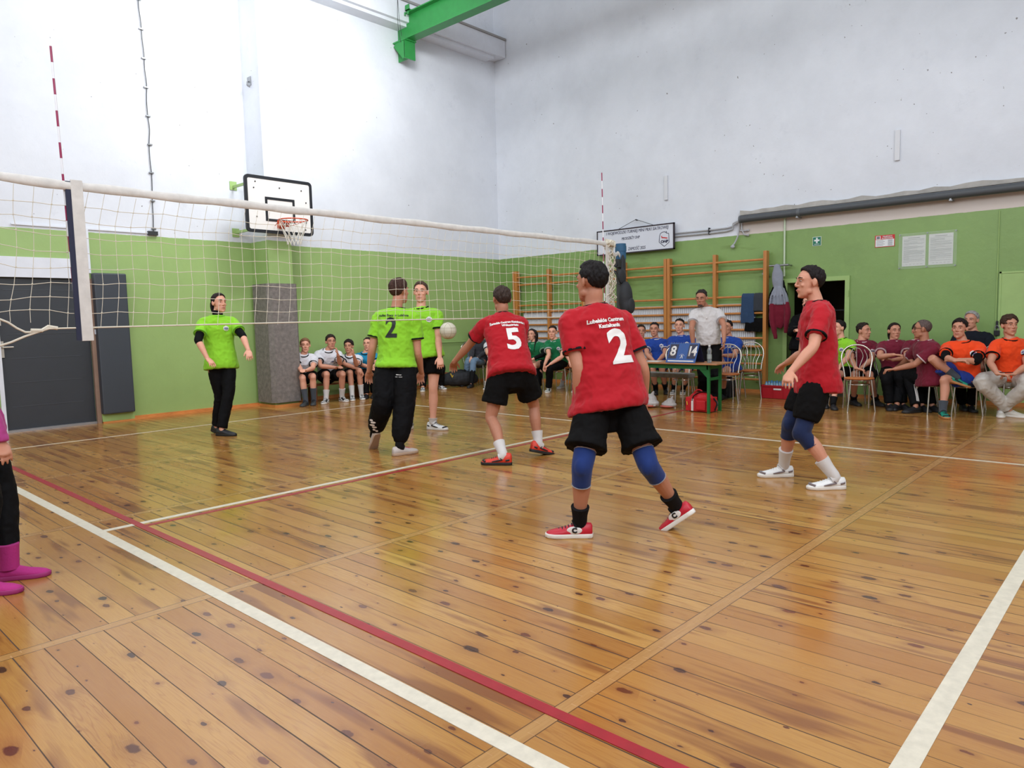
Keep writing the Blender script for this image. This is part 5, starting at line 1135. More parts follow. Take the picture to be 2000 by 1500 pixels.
    if bt:
        b = MB(); fl = bt.get('loose', 1.0); tw = bt.get('waist', 0.16)
        torso(b, [(bt.get('crotch', -0.24), bt.get('cw', 0.085) * fl, 0.070 * fl, 0), (-0.12, 0.155 * fl, 0.115 * fl, 0), (-0.03, 0.168 * fl, 0.124 * fl, 0), (tw, 0.148 * fl, 0.108 * fl, 0)])
        ln = bt['len']; te = None
        for c in 'RL':
            Hh, K, A = q('H' + c), q('K' + c), q('A' + c); r0 = bt.get('r', (0.112, 0.100, 0.078, 0.066, 0.060))
            inn = (P - Hh) * 0.1
            if ln <= 1: pts = [Hh + inn, lerp(Hh, K, ln * 0.4), lerp(Hh, K, ln * 0.8), lerp(Hh, K, ln)]; rs = [0.090 * fl, 0.102 * fl, 0.104 * fl, bt.get('hemr', 0.106 * fl)]
            else: pts = [Hh + inn, lerp(Hh, K, 0.5), K, lerp(K, A, 0.4), lerp(K, A, (ln - 1) * 0.85), lerp(K, A, ln - 1)]; rs = [r0[0] * 0.86 * fl, r0[1] * fl, r0[2] * fl, r0[3] * fl, r0[4] * fl, bt.get('ankle', r0[4])]
            limb(b, pts, rs, k, 18)
        btm = fused(b, max(0.009, vox * 1.25), 'shorts' if ln <= 1 else 'trousers', bt['mat'], body, 4, disp=[(0.12, 0.016 * k), (-0.07, -0.014 * k, 1)])
        if bt.get('stripes') or bt.get('print'):
            vs = [v.co.copy() for v in btm.data.vertices]; fs = [tuple(p.vertices) for p in btm.data.polygons]; bvh = BVHTree.FromPolygons(vs, fs)
            if bt.get('stripes'):
                for c in bt['stripes']:
                    Hh, K, A = q('H' + c), q('K' + c), q('A' + c); out_ = pR * (1 if c == 'R' else -1)
                    path = [lerp(Hh, K, t_) for t_ in (0.35, 0.5, 0.65, 0.8, 0.92)] + [lerp(K, A, t_) for t_ in (0.08, 0.2, 0.35, 0.5, 0.65, 0.8)] if ln > 1 else [lerp(Hh, K, 0.15), lerp(Hh, K, 0.5), lerp(Hh, K, ln * 0.97)]
                    for o in (-0.018, 0.0, 0.018):
                        b = MB(); pp = []
                        for i, p in enumerate(path):
                            d = (path[min(i + 1, len(path) - 1)] - path[max(i - 1, 0)]).normalized(); wv = out_; tt = d.cross(wv)
                            h = bvh.ray_cast(p + wv * 0.4 + tt * o * k, -wv, 0.5); pp.append(h[0] + wv * 0.002 if h[0] is not None else p + wv * 0.08)
                        b.tube(pp, 0.0048 * k, 5, flat=0.8); b.build('stripe', M_numw, btm)
            for mk in bt.get('print', []):
                c_, rt, u_, me = mk(q, k, frame); decal(me, 'print', M_numw, btm, bvh, c_, rt, u_, 0.004, 0.05)
    # ---- feet
    sk = st.get('socks'); so = st.get('shoes')
    for c in 'RL':
        K, A = q('K' + c), q('A' + c); t = g('t' + c)
        if sk:
            b = MB(); h = sk[1]
            limb(b, [lerp(A, K, h), lerp(A, K, h * 0.5), A, A + t * 0.03 * k - Z3 * 0.02 * k], [sk[2] if len(sk) > 2 else 0.056, (sk[2] if len(sk) > 2 else 0.048) * 0.96, 0.043, 0.04], k); b.build('sock', sk[0], body, smooth=True)
        if so: shoe(body, A, t, k, so)
        if st.get('pads') and c in st['pads'][1]:
            Hh = q('H' + c); b = MB(); d1 = (Hh - K).normalized(); d2 = (A - K).normalized()
            limb(b, [K + d1 * 0.10 * k, K + d1 * 0.05 * k, K, K + d2 * 0.06 * k, K + d2 * 0.12 * k], [0.067, 0.066, 0.063, 0.059, 0.056], k, 20)
            fr_ = (d1 + d2) * -1; fr_ = fr_.normalized() if fr_.length > 0.08 else t
            b.ell(K + fr_ * 0.030 * k, (0.042 * k, 0.042 * k, 0.060 * k))
            pd_ = fused(b, 0.008, 'knee_pad', st['pads'][0], body, 2)
            for dd, ra in ((d1 * 0.10, 0.0680), (d2 * 0.12, 0.0580)):
                b = MB(); b.tube([K + dd * k * 0.97, K + dd * k], ra * k, 20); b.build('pad_edge', st['pads'][2], pd_, smooth=True)
    return body
# ---------------------------------------------------------------- who is who
def top(c, name, trim=None, **k): 
    d = dict(mat=cloth(name, c), **k)
    if trim is not None: d['trim'] = cloth('trim %d' % trim[0], trim)
    return d
C_lime, C_red, C_mar, C_org, C_blu, C_wht, C_teal, C_gr, C_yel = (138, 202, 44), (166, 10, 26), (110, 22, 44), (238, 72, 22), (28, 64, 148), (214, 214, 220), (24, 130, 170), (16, 110, 66), (226, 200, 30)
BLK = (12, 12, 14)
M_blk = cloth('black', BLK, 0.75); M_blk2 = cloth('black matte', (12, 11, 11), 0.85)
K = (16, 18, 20)
black_shorts = lambda ln=0.62, **k: dict(mat=M_blk2, len=ln, **k)
black_pants = lambda **k: dict(mat=M_blk, len=1.97, **k)
M_so_w = mat('white sole', (222, 218, 210), 0.5); M_so_k = mat('black sole', (26, 24, 24), 0.6); M_so_g = mat('gum sole', (178, 120, 70), 0.6)
M_lw = mat('white shoe leather', (224, 224, 222), 0.45); M_lk = mat('black shoe leather', (26, 26, 30), 0.5); M_lr = mat('red shoe leather', (186, 20, 44), 0.45)
M_wsock = cloth('white sock', (206, 204, 202)); M_ksock = cloth('black sock', (20, 20, 22)); M_gsock = cloth('grey sock', (70, 76, 84))
sh = lambda u, so, ac=None, la=None, **k: dict(upper=u, sole=so, accent=ac, laces=la, **k)
S_bw = sh(M_lw, M_so_w, M_lk, M_lk); S_kw = sh(M_lk, M_so_w, M_lw, M_lw); S_kk = sh(M_lk, M_so_k, None, M_lk)
num = lambda t, sz, tt, x, m, **k: ('number', t, sz, tt, x, m, k)
let = lambda t, sz, tt, x, m, **k: ('lettering', t, sz, tt, x, m, k)

def lime2_prints(q, k, frame):
    r, f = frame(0); return q('P') + r * 0.07 * k - Z3 * 0.13 * k, r, Z3, shape_mesh([rect2(-0.035, 0, 0.0, 0.008), rect2(0.004, 0, 0.03, 0.006), rect2(-0.04, -0.02, -0.012, -0.016), rect2(0.0, -0.02, 0.04, -0.016)])
def lime2_shin(q, k, frame):
    r, f = frame(0); c = lerp(q('KL'), q('AL'), 0.72); rr = random.Random(2)
    return c, r, Z3, shape_mesh([[(x + 0.03 * math.cos(a) * w_, y + 0.012 * math.sin(a)) for a in [i * PI / 4 for i in range(8)]] for x, y, w_ in ((-0.01, 0.07, 0.8), (0.01, 0.045, 1.1), (-0.01, 0.015, 1.2), (0.012, -0.01, 1), (0.0, -0.04, 0.6), (0.025, -0.055, .5))])

make_person('red2', 'person in red shirt with number 2 and blue knee pads, nearest player', dict(vox=0.006, skin='tan', hemshift=-0.14, hair=('short', (24, 20, 20)), width=1.06, top=top(C_red, 'red', K, sleeve=0.62, hem=-0.19, loose=1.14),
    bottom=dict(mat=M_blk2, len=0.76, loose=1.04, hemr=0.128, crotch=-0.44, cw=0.11), socks=(M_ksock, 0.30), shoes=sh(M_lr, M_so_w, None, M_lk, logo=True), pads=(cloth('blue pad', (22, 46, 104)), 'RL', cloth('grey pad edge', (150, 150, 156))),
    marks=[num('2', 0.285, 0.47, 0.05, M_numw, bold=0.010, width=1.05), let('Lubelskie Centrum', 0.032, 0.80, 0.0, M_numw, bold=0.0015), let('Kształcenia', 0.032, 0.735, 0.01, M_numw, bold=0.0015)]))
make_person('red5', 'person in red shirt with number 5, leaning with arms stretched forward', dict(vox=0.006, skin='tan', hair=('short', (58, 46, 40)), width=1.08, top=top(C_red, 'red', K, sleeve=0.60, hem=-0.12, loose=1.04),
    bottom=dict(mat=M_blk2, len=0.70, loose=1.10, hemr=0.120, crotch=-0.36, cw=0.10), socks=(M_wsock, 0.34), shoes=sh(mat('orange red shoe', (206, 54, 34), 0.5), M_so_k, M_lk, M_lk, high=0.02),
    marks=[num('5', 0.31, 0.42, 0.05, M_numw, bold=0.010, width=1.0), let('Żaneckie Centrum Kształcenia i', 0.029, 0.76, 0.02, M_numw, bold=0.002, width=.9), let('Wolontariatu', 0.029, 0.70, 0.04, M_numw, bold=0.002)]))
make_person('red6', 'person in red shirt standing in profile with navy knee pads, nearest to the orange shirts', dict(vox=0.006, skin='mid', hair=('short', (28, 22, 22)), top=top(C_red, 'red', K, sleeve=0.66, hem=-0.26, loose=1.0),
    bottom=dict(mat=M_blk2, len=0.78, loose=1.0, hemr=0.092), socks=(M_wsock, 0.40), shoes=sh(M_lw, M_so_w, mat('grey shoe trim', (120, 110, 112), 0.5), M_lw), pads=(cloth('navy pad', (22, 36, 72)), 'RL', cloth('navy edge', (30, 44, 84))),
    marks=[let('Żaneckie', 0.045, 0.86, 0.02, M_numw, bold=0.002)]))
make_person('lime2', 'person in lime green shirt with number 2 on the back and black joggers', dict(vox=0.006, skin='mid', hair=('bowl', (66, 46, 38)), top=top(C_lime, 'lime', K, sleeve=0.60, hem=-0.12, loose=1.0),
    bottom=dict(mat=M_blk, len=1.90, loose=1.12, r=(0.112, 0.106, 0.094, 0.088, 0.072), ankle=0.05, print=[lime2_prints, lime2_shin]), socks=(M_ksock, 0.20), shoes=sh(mat('pale grey shoe', (188, 178, 172), 0.5), mat('beige sole', (176, 150, 128), 0.6), None, mat('pink laces', (214, 70, 76), 0.5)),
    marks=[num('2', 0.27, 0.60, -0.01, M_numk, bold=0.008, width=.9), let('Hufiec Pracy w Lublinie', 0.032, 0.855, 0.0, M_numk, bold=0.001)]))
make_person('lime3', 'person in lime green shirt and black shorts facing the camera', dict(vox=0.006, skin='fair', hair=('short', (74, 56, 46)), top=top(C_lime, 'lime', K, sleeve=0.60, hem=-0.12), bottom=black_shorts(0.62),
    socks=(M_wsock, 0.12), shoes=S_bw, marks=[('badge', 0.085, 0.70)]))
make_person('girl', 'person in lime green shirt over black roll neck walking alone on the left', dict(vox=0.006, skin='fair', hair=('pony', (40, 30, 28)), top=top(C_lime, 'lime', (110, 190, 30), sleeve=0.60, hem=-0.16, loose=1.02, under=(M_blk, 0.20, True)), bottom=black_pants(r=(0.104, 0.086, 0.070, 0.066, 0.060)),
    shoes=S_kk, marks=[('badge', 0.075, 0.70)], curl=0.3))
make_person('pink', 'person in pink hoodie, black leggings and pink boots at the left edge of the picture', dict(vox=0.006, skin='tan', hair=('long', (60, 44, 36)), top=dict(mat=cloth('pink', (168, 62, 128)), sleeve=1.97, hem=-0.24, name='hoodie', loose=1.05), bottom=dict(mat=M_blk, len=1.97, r=(0.108, 0.094, 0.078, 0.072, 0.052)),
    shoes=dict(upper=mat('pink suede boot', (170, 40, 118), 0.9, bump=0.3, bscale=60), sole=mat('pink boot sole', (150, 40, 104), 0.7), shaft=True)))
make_person('referee', 'person with short dark beard in a white polo shirt standing behind the score table', dict(vox=0.0065, skin='tan', hair=('fade', (48, 40, 38)), beard=True, lanyard=True, width=1.04, build=1.12, tilt=-12, top=top((206, 202, 200), 'polo white', (190, 190, 196), sleeve=0.55, hem=-0.02, belly=0.03),
    bottom=black_pants(r=(0.112, 0.10, 0.084, 0.076, 0.074)), shoes=sh(mat('blue grey shoe', (70, 90, 110), 0.6), mat('blue grey sole', (60, 72, 84), 0.6))))
make_person('doorman', 'person in black clothes holding a phone in front of the dark doorway', dict(skin='fair', hair=('short', (40, 34, 30)), top=dict(mat=M_blk, sleeve=1.94, hem=-0.25, name='jacket', loose=1.06), bottom=black_pants(),
    shoes=sh(mat('brown boot', (92, 62, 44), 0.6), M_so_k)))
W = dict(vox=0.0075)
BD = [('badge', 0.08, 0.68)]
make_person('w1', 'person with blond fringe in a white shirt sitting beside the carpeted pilaster', dict(W, skin='fair', hair=('fringe', (132, 98, 70)), top=top(C_wht, 'white', K, hem=-0.10), bottom=black_shorts(0.72), socks=(M_gsock, 0.5), shoes=sh(mat('dark grey shoe', (52, 56, 58), 0.6), mat('dark grey sole', (62, 64, 64), 0.6), None, M_lk)))
make_person('w2', 'person in a white shirt with one hand raised to the mouth, on the bench', dict(W, skin='mid', hair=('fringe', (46, 36, 32)), top=top(C_wht, 'white', K, hem=-0.10), bottom=black_shorts(0.72), socks=(M_wsock, 0.35), shoes=S_kw, marks=BD))
make_person('w3', 'person with dark curly fringe in a white shirt resting the head on one hand', dict(W, skin='mid', hair=('curly', (40, 30, 30)), top=top(C_wht, 'white', K, hem=-0.10), bottom=black_shorts(0.72), socks=(M_wsock, 0.42), shoes=S_bw))
make_person('w4', 'person in a teal shirt on the bench partly behind the lime number 2', dict(W, skin='fair', hair=('fade', (58, 46, 40)), top=top(C_teal, 'teal', (16, 60, 84), hem=-0.10), bottom=black_pants(), shoes=S_kk))
make_person('w5', 'person in black clothes and white sneakers sitting behind the lime players', dict(W, skin='fair', hair=('short', (40, 34, 30)), top=dict(mat=M_blk, sleeve=1.9, hem=-0.1, name='sweater'), bottom=black_pants(), shoes=S_bw))
make_person('w6', 'person in blue jeans and tall black boots sitting near the room corner', dict(W, skin='fair', hair=('long', (30, 24, 26)), top=dict(mat=cloth('charcoal', (52, 52, 58)), sleeve=1.9, hem=-0.15, name='jacket'), bottom=dict(mat=cloth('jeans', (104, 128, 152)), len=1.5, r=(0.10, 0.088, 0.072, 0.066, 0.06)), socks=(M_ksock, 0.80, 0.066), shoes=S_kk))
make_person('w7', 'person in a white shirt with black trims half hidden behind the red number 5', dict(W, skin='fair', hair=('short', (60, 46, 40)), top=top(C_wht, 'white', K, hem=-0.10), bottom=black_shorts(0.5), socks=(M_wsock, 0.15), shoes=S_bw))
make_person('g1', 'person with long dark hair in a green shirt over black sleeves, hand at the mouth', dict(W, skin='fair', hair=('long', (42, 32, 30)), top=top(C_gr, 'green', (150, 190, 160), hem=-0.06, under=(M_blk, 0.85, False)), bottom=black_shorts(0.3), socks=(M_ksock, 0.85, 0.062), shoes=S_kw))
make_person('g2', 'person with short dark hair in a green shirt and black trousers, hands clasped', dict(W, skin='fair', hair=('fade', (42, 34, 32)), top=top(C_gr, 'green', (190, 214, 196), hem=-0.10), bottom=black_pants(), socks=(M_wsock, 0.15), shoes=sh(mat('dark green shoe', (20, 60, 50), 0.5), M_so_w, M_lw, M_lw), marks=BD))
make_person('g3', 'person in a yellow shirt almost hidden behind the red number 2', dict(W, skin='fair', hair=('short', (60, 46, 40)), top=top(C_yel, 'yellow', K, hem=-0.10), bottom=black_shorts(0.8), socks=(M_wsock, 0.2), shoes=sh(mat('light grey shoe', (170, 168, 166), 0.6), M_so_w)))
make_person('b0', 'person in a white shirt almost hidden right behind the red number 2', dict(W, skin='mid', hair=('short', (40, 32, 30)), top=top(C_wht, 'white', (200, 200, 206), hem=-0.10), bottom=black_shorts(0.7), socks=(M_ksock, 0.3), shoes=S_kk))
make_person('b1', 'person in a blue shirt sitting behind the papers on the score table', dict(W, skin='mid', hair=('fade', (34, 28, 28)), top=top(C_blu, 'blue', (190, 196, 214), hem=-0.08), bottom=dict(mat=cloth('royal blue', (28, 56, 140)), len=0.5), socks=(M_ksock, 0.3), shoes=S_kk, marks=BD))
make_person('b2', 'person in a blue shirt sitting behind the score board', dict(W, skin='fair', hair=('fade', (30, 26, 28)), top=top(C_blu, 'blue', (190, 196, 214), hem=-0.08), bottom=dict(mat=cloth('royal blue', (28, 56, 140)), len=0.5), socks=(M_ksock, 0.3), shoes=S_kw, marks=BD))
make_person('b3', 'person in a blue shirt sitting behind the arm of the referee', dict(W, skin='mid', hair=('short', (34, 28, 28)), top=top(C_blu, 'blue', (190, 196, 214), hem=-0.16), bottom=dict(mat=cloth('royal blue', (28, 56, 140)), len=0.6), socks=(M_ksock, 0.3), shoes=S_kk, marks=BD))
make_person('k1', 'person in a lime green shirt sitting behind the red shirted player in profile', dict(W, skin='fair', hair=('short', (34, 28, 28)), top=top(C_lime, 'lime', K, hem=-0.12), bottom=black_shorts(0.75), socks=(M_ksock, 0.2), shoes=S_kk, marks=BD))
make_person('m1', 'person in a maroon shirt looking sideways, behind the empty chair', dict(W, skin='mid', hair=('fade', (44, 36, 32)), top=top(C_mar, 'maroon', (196, 176, 178), hem=-0.08), bottom=black_shorts(0.78), socks=(M_ksock, 0.15), shoes=S_kk, marks=BD))
make_person('m2', 'person with tied back hair in a maroon shirt, arms crossed', dict(W, skin='mid', hair=('pony', (40, 30, 28)), width=1.08, build=1.12, top=top(C_mar, 'maroon', (196, 176, 178), hem=-0.10), bottom=black_pants(loose=1.08), shoes=S_kk, marks=BD))
make_person('m3', 'person in a maroon shirt hidden behind the shaven head', dict(W, skin='mid', hair=('short', (44, 36, 32)), top=top(C_mar, 'maroon', (196, 176, 178), hem=-0.10), bottom=black_pants(), shoes=S_kk))
m4 = make_person('m4', 'person with shaven head and glasses in a maroon shirt and striped black track trousers', dict(W, vox=0.0065, skin='tan', hair=('buzz', (92, 78, 74)), width=1.04, build=1.08, top=top(C_mar, 'maroon', (196, 176, 178), hem=-0.16, sleeve=0.66), bottom=black_pants(stripes='L'), shoes=S_kk, marks=[let('Hufiec', 0.05, 0.86, 0.02, M_numw, bold=0.002)]))
make_person('o1', 'person in an orange shirt with one ankle resting on the other knee', dict(W, vox=0.0065, skin='mid', hair=('fringe', (34, 26, 26)), top=top(C_org, 'orange', K, hem=-0.10, under=(M_blk, 0.32, False)), bottom=dict(mat=cloth('royal blue', (40, 60, 160)), len=0.62, stripes='L'), socks=(M_gsock, 0.30), shoes=sh(mat('green trainer', (18, 140, 116), 0.5), M_so_g, M_lk, M_lk), marks=BD))
make_person('o0', 'person with grey hair in black clothes sitting behind the orange shirts', dict(W, skin='mid', hair=('grey', (150, 148, 146)), width=1.06, top=dict(mat=cloth('dark navy', (24, 28, 36)), sleeve=0.7, hem=-0.12), bottom=black_pants(), shoes=S_kk))
make_person('o2', 'person in an orange shirt and white trousers holding a phone, rightmost of the spectators', dict(W, vox=0.0065, skin='mid', hair=('curly', (66, 48, 38)), top=top(C_org, 'orange', K, hem=-0.10), bottom=dict(mat=cloth('off white', (196, 192, 184)), len=1.95, loose=1.05, r=(0.112, 0.102, 0.088, 0.078, 0.062)), shoes=sh(mat('cream shoe', (202, 196, 184), 0.5), M_so_w, None, M_lw), marks=BD))
# ---------------------------------------------------------------- furniture and loose things
FH, RH = Vector((0.7357, 0.6774, 0)), Vector((0.6774, -0.7357, 0))
def wdir(a): return FH * math.cos(math.radians(a)) + RH * math.sin(math.radians(a))
def yaw(d): return math.atan2(-d.x, d.y)
M_chr = mat('chrome tube', (196, 190, 180), 0.22, metal=0.9); M_seat = mat('round plywood seat', (186, 108, 56), 0.4, var=0.12, vscale=6)
def bistro():
    t = thing('bistro_chair', (0, 0, 0), 'x', 'chair')
    b = MB(); b.lathe([(0, 0.435), (0.18, 0.435), (0.193, 0.443), (0.195, 0.452), (0.185, 0.460), (0, 0.462)], n=32); b.build('seat', M_seat, t, smooth=True)
    for x, y, x2, y2 in ((-0.13, 0.13, -0.175, 0.18), (0.13, 0.13, 0.175, 0.18)):
        b = MB(); b.tube([(x, y, 0.435), (x2, y2, 0.0)], 0.0105, 10); b.build('leg', M_chr, t, smooth=True)
    for s_ in (-1, 1):
        b = MB(); b.tube([(s_ * 0.16, -0.13, 0.44), (s_ * 0.17, -0.20, 0.0)], 0.0105, 10); b.build('leg', M_chr, t, smooth=True)
    b = MB(); b.tube([(0.135 * math.cos(2 * PI * i / 24), 0.135 * math.sin(2 * PI * i / 24) + 0.0, 0.365) for i in range(24)], 0.007, 8, closed=True)
    b.tube([(0.165 * math.cos(2 * PI * i / 24), 0.165 * math.sin(2 * PI * i / 24), 0.425) for i in range(24)], 0.006, 8, closed=True); b.build('stretcher_ring', M_chr, t, smooth=True)
    hoop = [(-0.16, -0.13, 0.44), (-0.175, -0.155, 0.56), (-0.20, -0.185, 0.70), (-0.18, -0.21, 0.81), (-0.10, -0.225, 0.885), (0, -0.23, 0.905), (0.10, -0.225, 0.885), (0.18, -0.21, 0.81), (0.20, -0.185, 0.70), (0.175, -0.155, 0.56), (0.16, -0.13, 0.44)]
    b = MB(); b.tube(hoop, 0.0115, 10, smooth=4); b.build('back_hoop', M_chr, t, smooth=True)
    b = MB()
    for s_ in (-1, 1):
        b.tube([(s_ * 0.035, -0.165, 0.44), (s_ * 0.04, -0.19, 0.6), (s_ * 0.085, -0.21, 0.74), (s_ * 0.05, -0.218, 0.84), (0, -0.222, 0.865)], 0.005, 6, smooth=4)
        b.tube([(s_ * 0.08, -0.155, 0.44), (s_ * 0.09, -0.18, 0.58), (s_ * 0.14, -0.205, 0.72), (s_ * 0.10, -0.218, 0.84)], 0.005, 6, smooth=4)
    b.tube([(0, -0.17, 0.44), (0, -0.215, 0.86)], 0.005, 6); b.build('back_wires', M_chr, t, smooth=True)
    return t
proto = bistro(); _n = [0]
def chair(x, y, d, label, group=None):
    o = proto if _n[0] == 0 else copy_tree(proto); _n[0] += 1
    o.location = (x, y, 0); o.rotation_euler = (0, 0, yaw(d)); o['label'] = label
    o['group'] = 'chrome bistro chairs with round wooden seats'
    return o
def under(key, label, back=0.03):
    J = POSE[key]; f = Vector(J['pf']); x, y, _ = J['P']; return chair(x - f.x * back, y - f.y * back, f, label)
chair(8.99, -0.17, wdir(-160), 'empty chrome chair with round wooden seat just right of the score table')
chair(9.86, -0.16, wdir(-160), 'empty chrome chair with round wooden seat standing against the wall bars')
chair(8.63, 0.42, wdir(175), 'empty chrome chair behind the score table and the red bag')
chair(9.07, -2.10, wdir(-165), 'empty chrome chair in front of the two maroon shirts nearest the doorway')
for key, lab in (('w6', 'chair under the person in jeans and black boots'), ('w7', 'chair under the white shirt half hidden by the red number 5'), ('g1', 'chair under the long haired green shirt'), ('g2', 'chair under the short haired green shirt'), ('g3', 'chair under the yellow shirt'),
                 ('b0', 'chair under the white shirt right of the red number 2'), ('b1', 'chair under the blue shirt behind the papers'), ('b2', 'chair under the blue shirt behind the score board'), ('b3', 'chair under the blue shirt behind the referee'),
                 ('k1', 'chair under the seated lime green shirt'), ('m1', 'chair under the maroon shirt looking sideways'), ('m2', 'chair under the maroon shirt with crossed arms'), ('m3', 'chair under the hidden maroon shirt'),
                 ('m4', 'chair under the shaven headed maroon shirt'), ('o1', 'chair under the orange shirt with crossed legs'), ('o0', 'chair under the grey haired person'), ('o2', 'chair under the orange shirt with white trousers')):
    under(key, 'chrome ' + lab)
# low bench by the left wall
M_bench = mat('brown bench wood', (150, 88, 54), 0.5, var=0.15)
t = thing('gym_bench', (5.10, 5.86, 0), 'long low wooden bench under the white shirts beside the pilaster', 'bench')
b = MB(); b.box((0, 0, 0.275), (3.5, 0.30, 0.305)); b.build('seat', M_bench, t, bevel=0.005)
for x in (0.30, 1.30, 2.3, 3.2):
    b = MB(); b.box((x, 0.04, 0), (x + 0.05, 0.26, 0.275)); b.build('leg', M_bench, t)
# score table
M_ply = mat('table top', (172, 118, 78), 0.4, var=0.1); M_tg = mat('table green', (24, 104, 50), 0.45)
TX0, TX1, TY0, TY1, TZ = 7.54, 8.06, -0.72, 0.78, 0.70
t = thing('score_table', (7.8, 0.0, 0), 'table with wooden top and green legs carrying the score board', 'table')
b = MB(); b.box((TX0 - 7.8, TY0, 0.685), (TX1 - 7.8, TY1, TZ + 0.005)); b.build('table_top', M_ply, t, bevel=0.006)
b = MB(); b.box((-0.20, TY0 + 0.16, 0.62), (-0.17, TY1 - 0.14, 0.685)); b.box((0.17, TY0 + 0.16, 0.62), (0.20, TY1 - 0.14, 0.685)); b.box((-0.2, TY0 + 0.15, 0.62), (0.2, TY0 + 0.18, 0.685)); b.box((-0.2, TY1 - 0.17, 0.62), (0.2, TY1 - 0.14, 0.685)); b.box((-0.18, TY0 + 0.155, 0.46), (0.18, TY0 + 0.175, 0.50))
b.poly([(-0.186, TY0 + 0.18, 0.62), (-0.186, TY0 + 0.30, 0.62), (-0.186, TY0 + 0.18, 0.50)], (0.012, 0, 0)); b.build('frame', M_tg, t)
for x in (-0.185, 0.155):
    for y in (TY0 + 0.145, TY1 - 0.175):
        b = MB(); b.box((x - 0.003, y, 0), (x + 0.033, y + 0.036, 0.685)); b.build('leg', M_tg, t)
# score board
TZ += 0.006
M_sbl = mat('score board blue', (36, 78, 142), 0.5); M_sbd = mat('score board navy', (26, 34, 66), 0.5); M_card = mat('score card', (38, 36, 58), 0.5)
t = thing('score_board', (7.66, -0.145, TZ), 'blue flip score board reading 8 and 14 on the table', 'score board')
hw = 0.235; sl = Vector((0.14, 0, 0.275)); sn = Vector((-sl.z, 0, sl.x)).normalized(); su_ = sl.normalized(); Ls = sl.length
B0 = Vector((-0.09, 0, 0.0))
def sbp(y, u, o=0.0): return B0 + Vector((0, -y, 0)) + su_ * u + sn * o
def sb_rect(name, y0, u0, y1, u1, o, th, m, par):
    b = MB(); b.rings([[sbp(y0, u0, o), sbp(y1, u0, o), sbp(y1, u1, o), sbp(y0, u1, o)], [sbp(y0, u0, o + th), sbp(y1, u0, o + th), sbp(y1, u1, o + th), sbp(y0, u1, o + th)]]); return b.build(name, m, par)
sb_rect('front_panel', -hw, 0.0, hw, Ls, 0.0, 0.004, M_sbl, t)
b = MB(); b.rings([[Vector((0.19, -hw, 0)), Vector((0.19, hw, 0)), Vector((0.055, hw, 0.275)), Vector((0.055, -hw, 0.275))], [Vector((0.186, -hw, 0)), Vector((0.186, hw, 0)), Vector((0.05, hw, 0.273)), Vector((0.05, -hw, 0.273))]]); b.build('rear_panel', M_sbd, t)
sb_rect('foot_panel', -hw + 0.004, -0.0, hw - 0.004, 0.05, 0.003, 0.003, M_sbl, t)
st_ = sb_rect('white_band', -hw + 0.03, 0.018, hw - 0.03, 0.034, 0.0065, 0.001, M_numw, t)
for y0, y1, tx in ((-0.215, -0.085, '8'), (0.085, 0.215, '14')):
    cd = sb_rect('score_card', y0, 0.065, y1, Ls - 0.02, 0.0045, 0.003, M_card, t)
    c = sbp((y0 + y1) / 2, 0.065 + (Ls - 0.085) / 2 - 0.004, 0.0085)
    flat_text('digit', tx, 0.21, c, Vector((0, -1, 0)), su_, M_numw, cd, th=0.001, bold=0.006, width=0.78 if tx == '14' else 0.9, spacing=0.85)
b = MB(); c0 = 0.095
for i in range(7):
    a = PI * (0.12 + 0.76 * i / 6); b.tube([sbp(0.034 * math.cos(a), c0 + 0.034 * math.sin(a), 0.006), sbp(0.042 * math.cos(a), c0 + 0.042 * math.sin(a), 0.006)], 0.003, 5)
b.ell(sbp(0.0, c0 + 0.012, 0.005), (0.003, 0.014, 0.012)); b.tube([sbp(-0.018, c0 - 0.028, 0.006), sbp(-0.006, c0 - 0.005, 0.006), sbp(0.012, c0 + 0.0, 0.006), sbp(0.018, c0 - 0.028, 0.006)], 0.005, 6); b.build('emblem', M_numw, t)
for i in range(12):
    b = MB(); y = -0.21 + i * 0.038; b.tube([Vector((0.052 + 0.012 * math.cos(a), -y, 0.275 + 0.012 * math.sin(a))) for a in [2 * PI * j / 10 for j in range(10)]], 0.0016, 5, closed=True); b.build('binding_ring', M_steel, t)
# papers and bottle on the table
for (x, y, rz, lab) in ((7.74, 0.42, 0.1, 'sheet of white paper on the score table, nearer the blue board'), (7.70, 0.62, -0.15, 'sheet of white paper at the far end of the score table')):
    b = MB(); b.box((-0.105, -0.148, 0), (0.105, 0.148, 0.004)); o = b.build('paper_sheet', M_numw); o.location = (x, y, TZ); o.rotation_euler = (0, 0, rz); tag(o, lab, 'paper', 'papers on the score table')
t = thing('water_bottle', (7.76, -0.50, TZ), 'clear plastic water bottle on the score table right of the blue board', 'bottle')
M_pet = mat('bottle plastic', (200, 214, 220), 0.12, trans=0.75, spec=0.6); M_pet2 = mat('bottle label', (150, 160, 158), 0.5)
b = MB(); b.lathe([(0, 0), (0.030, 0), (0.033, 0.01), (0.031, 0.05), (0.033, 0.10), (0.029, 0.13), (0.033, 0.16), (0.030, 0.19), (0.014, 0.222), (0.013, 0.232), (0, 0.232)]); b.build('bottle', M_pet, t, smooth=True)
b = MB(); b.lathe([(0.0331, 0.055), (0.0338, 0.055), (0.0338, 0.12), (0.0331, 0.12)]); b.build('label', M_pet2, t, smooth=True)
b = MB(); b.lathe([(0, 0.230), (0.016, 0.230), (0.016, 0.250), (0, 0.250)]); b.build('cap', mat('white cap', (224, 226, 226), 0.4), t, smooth=True)
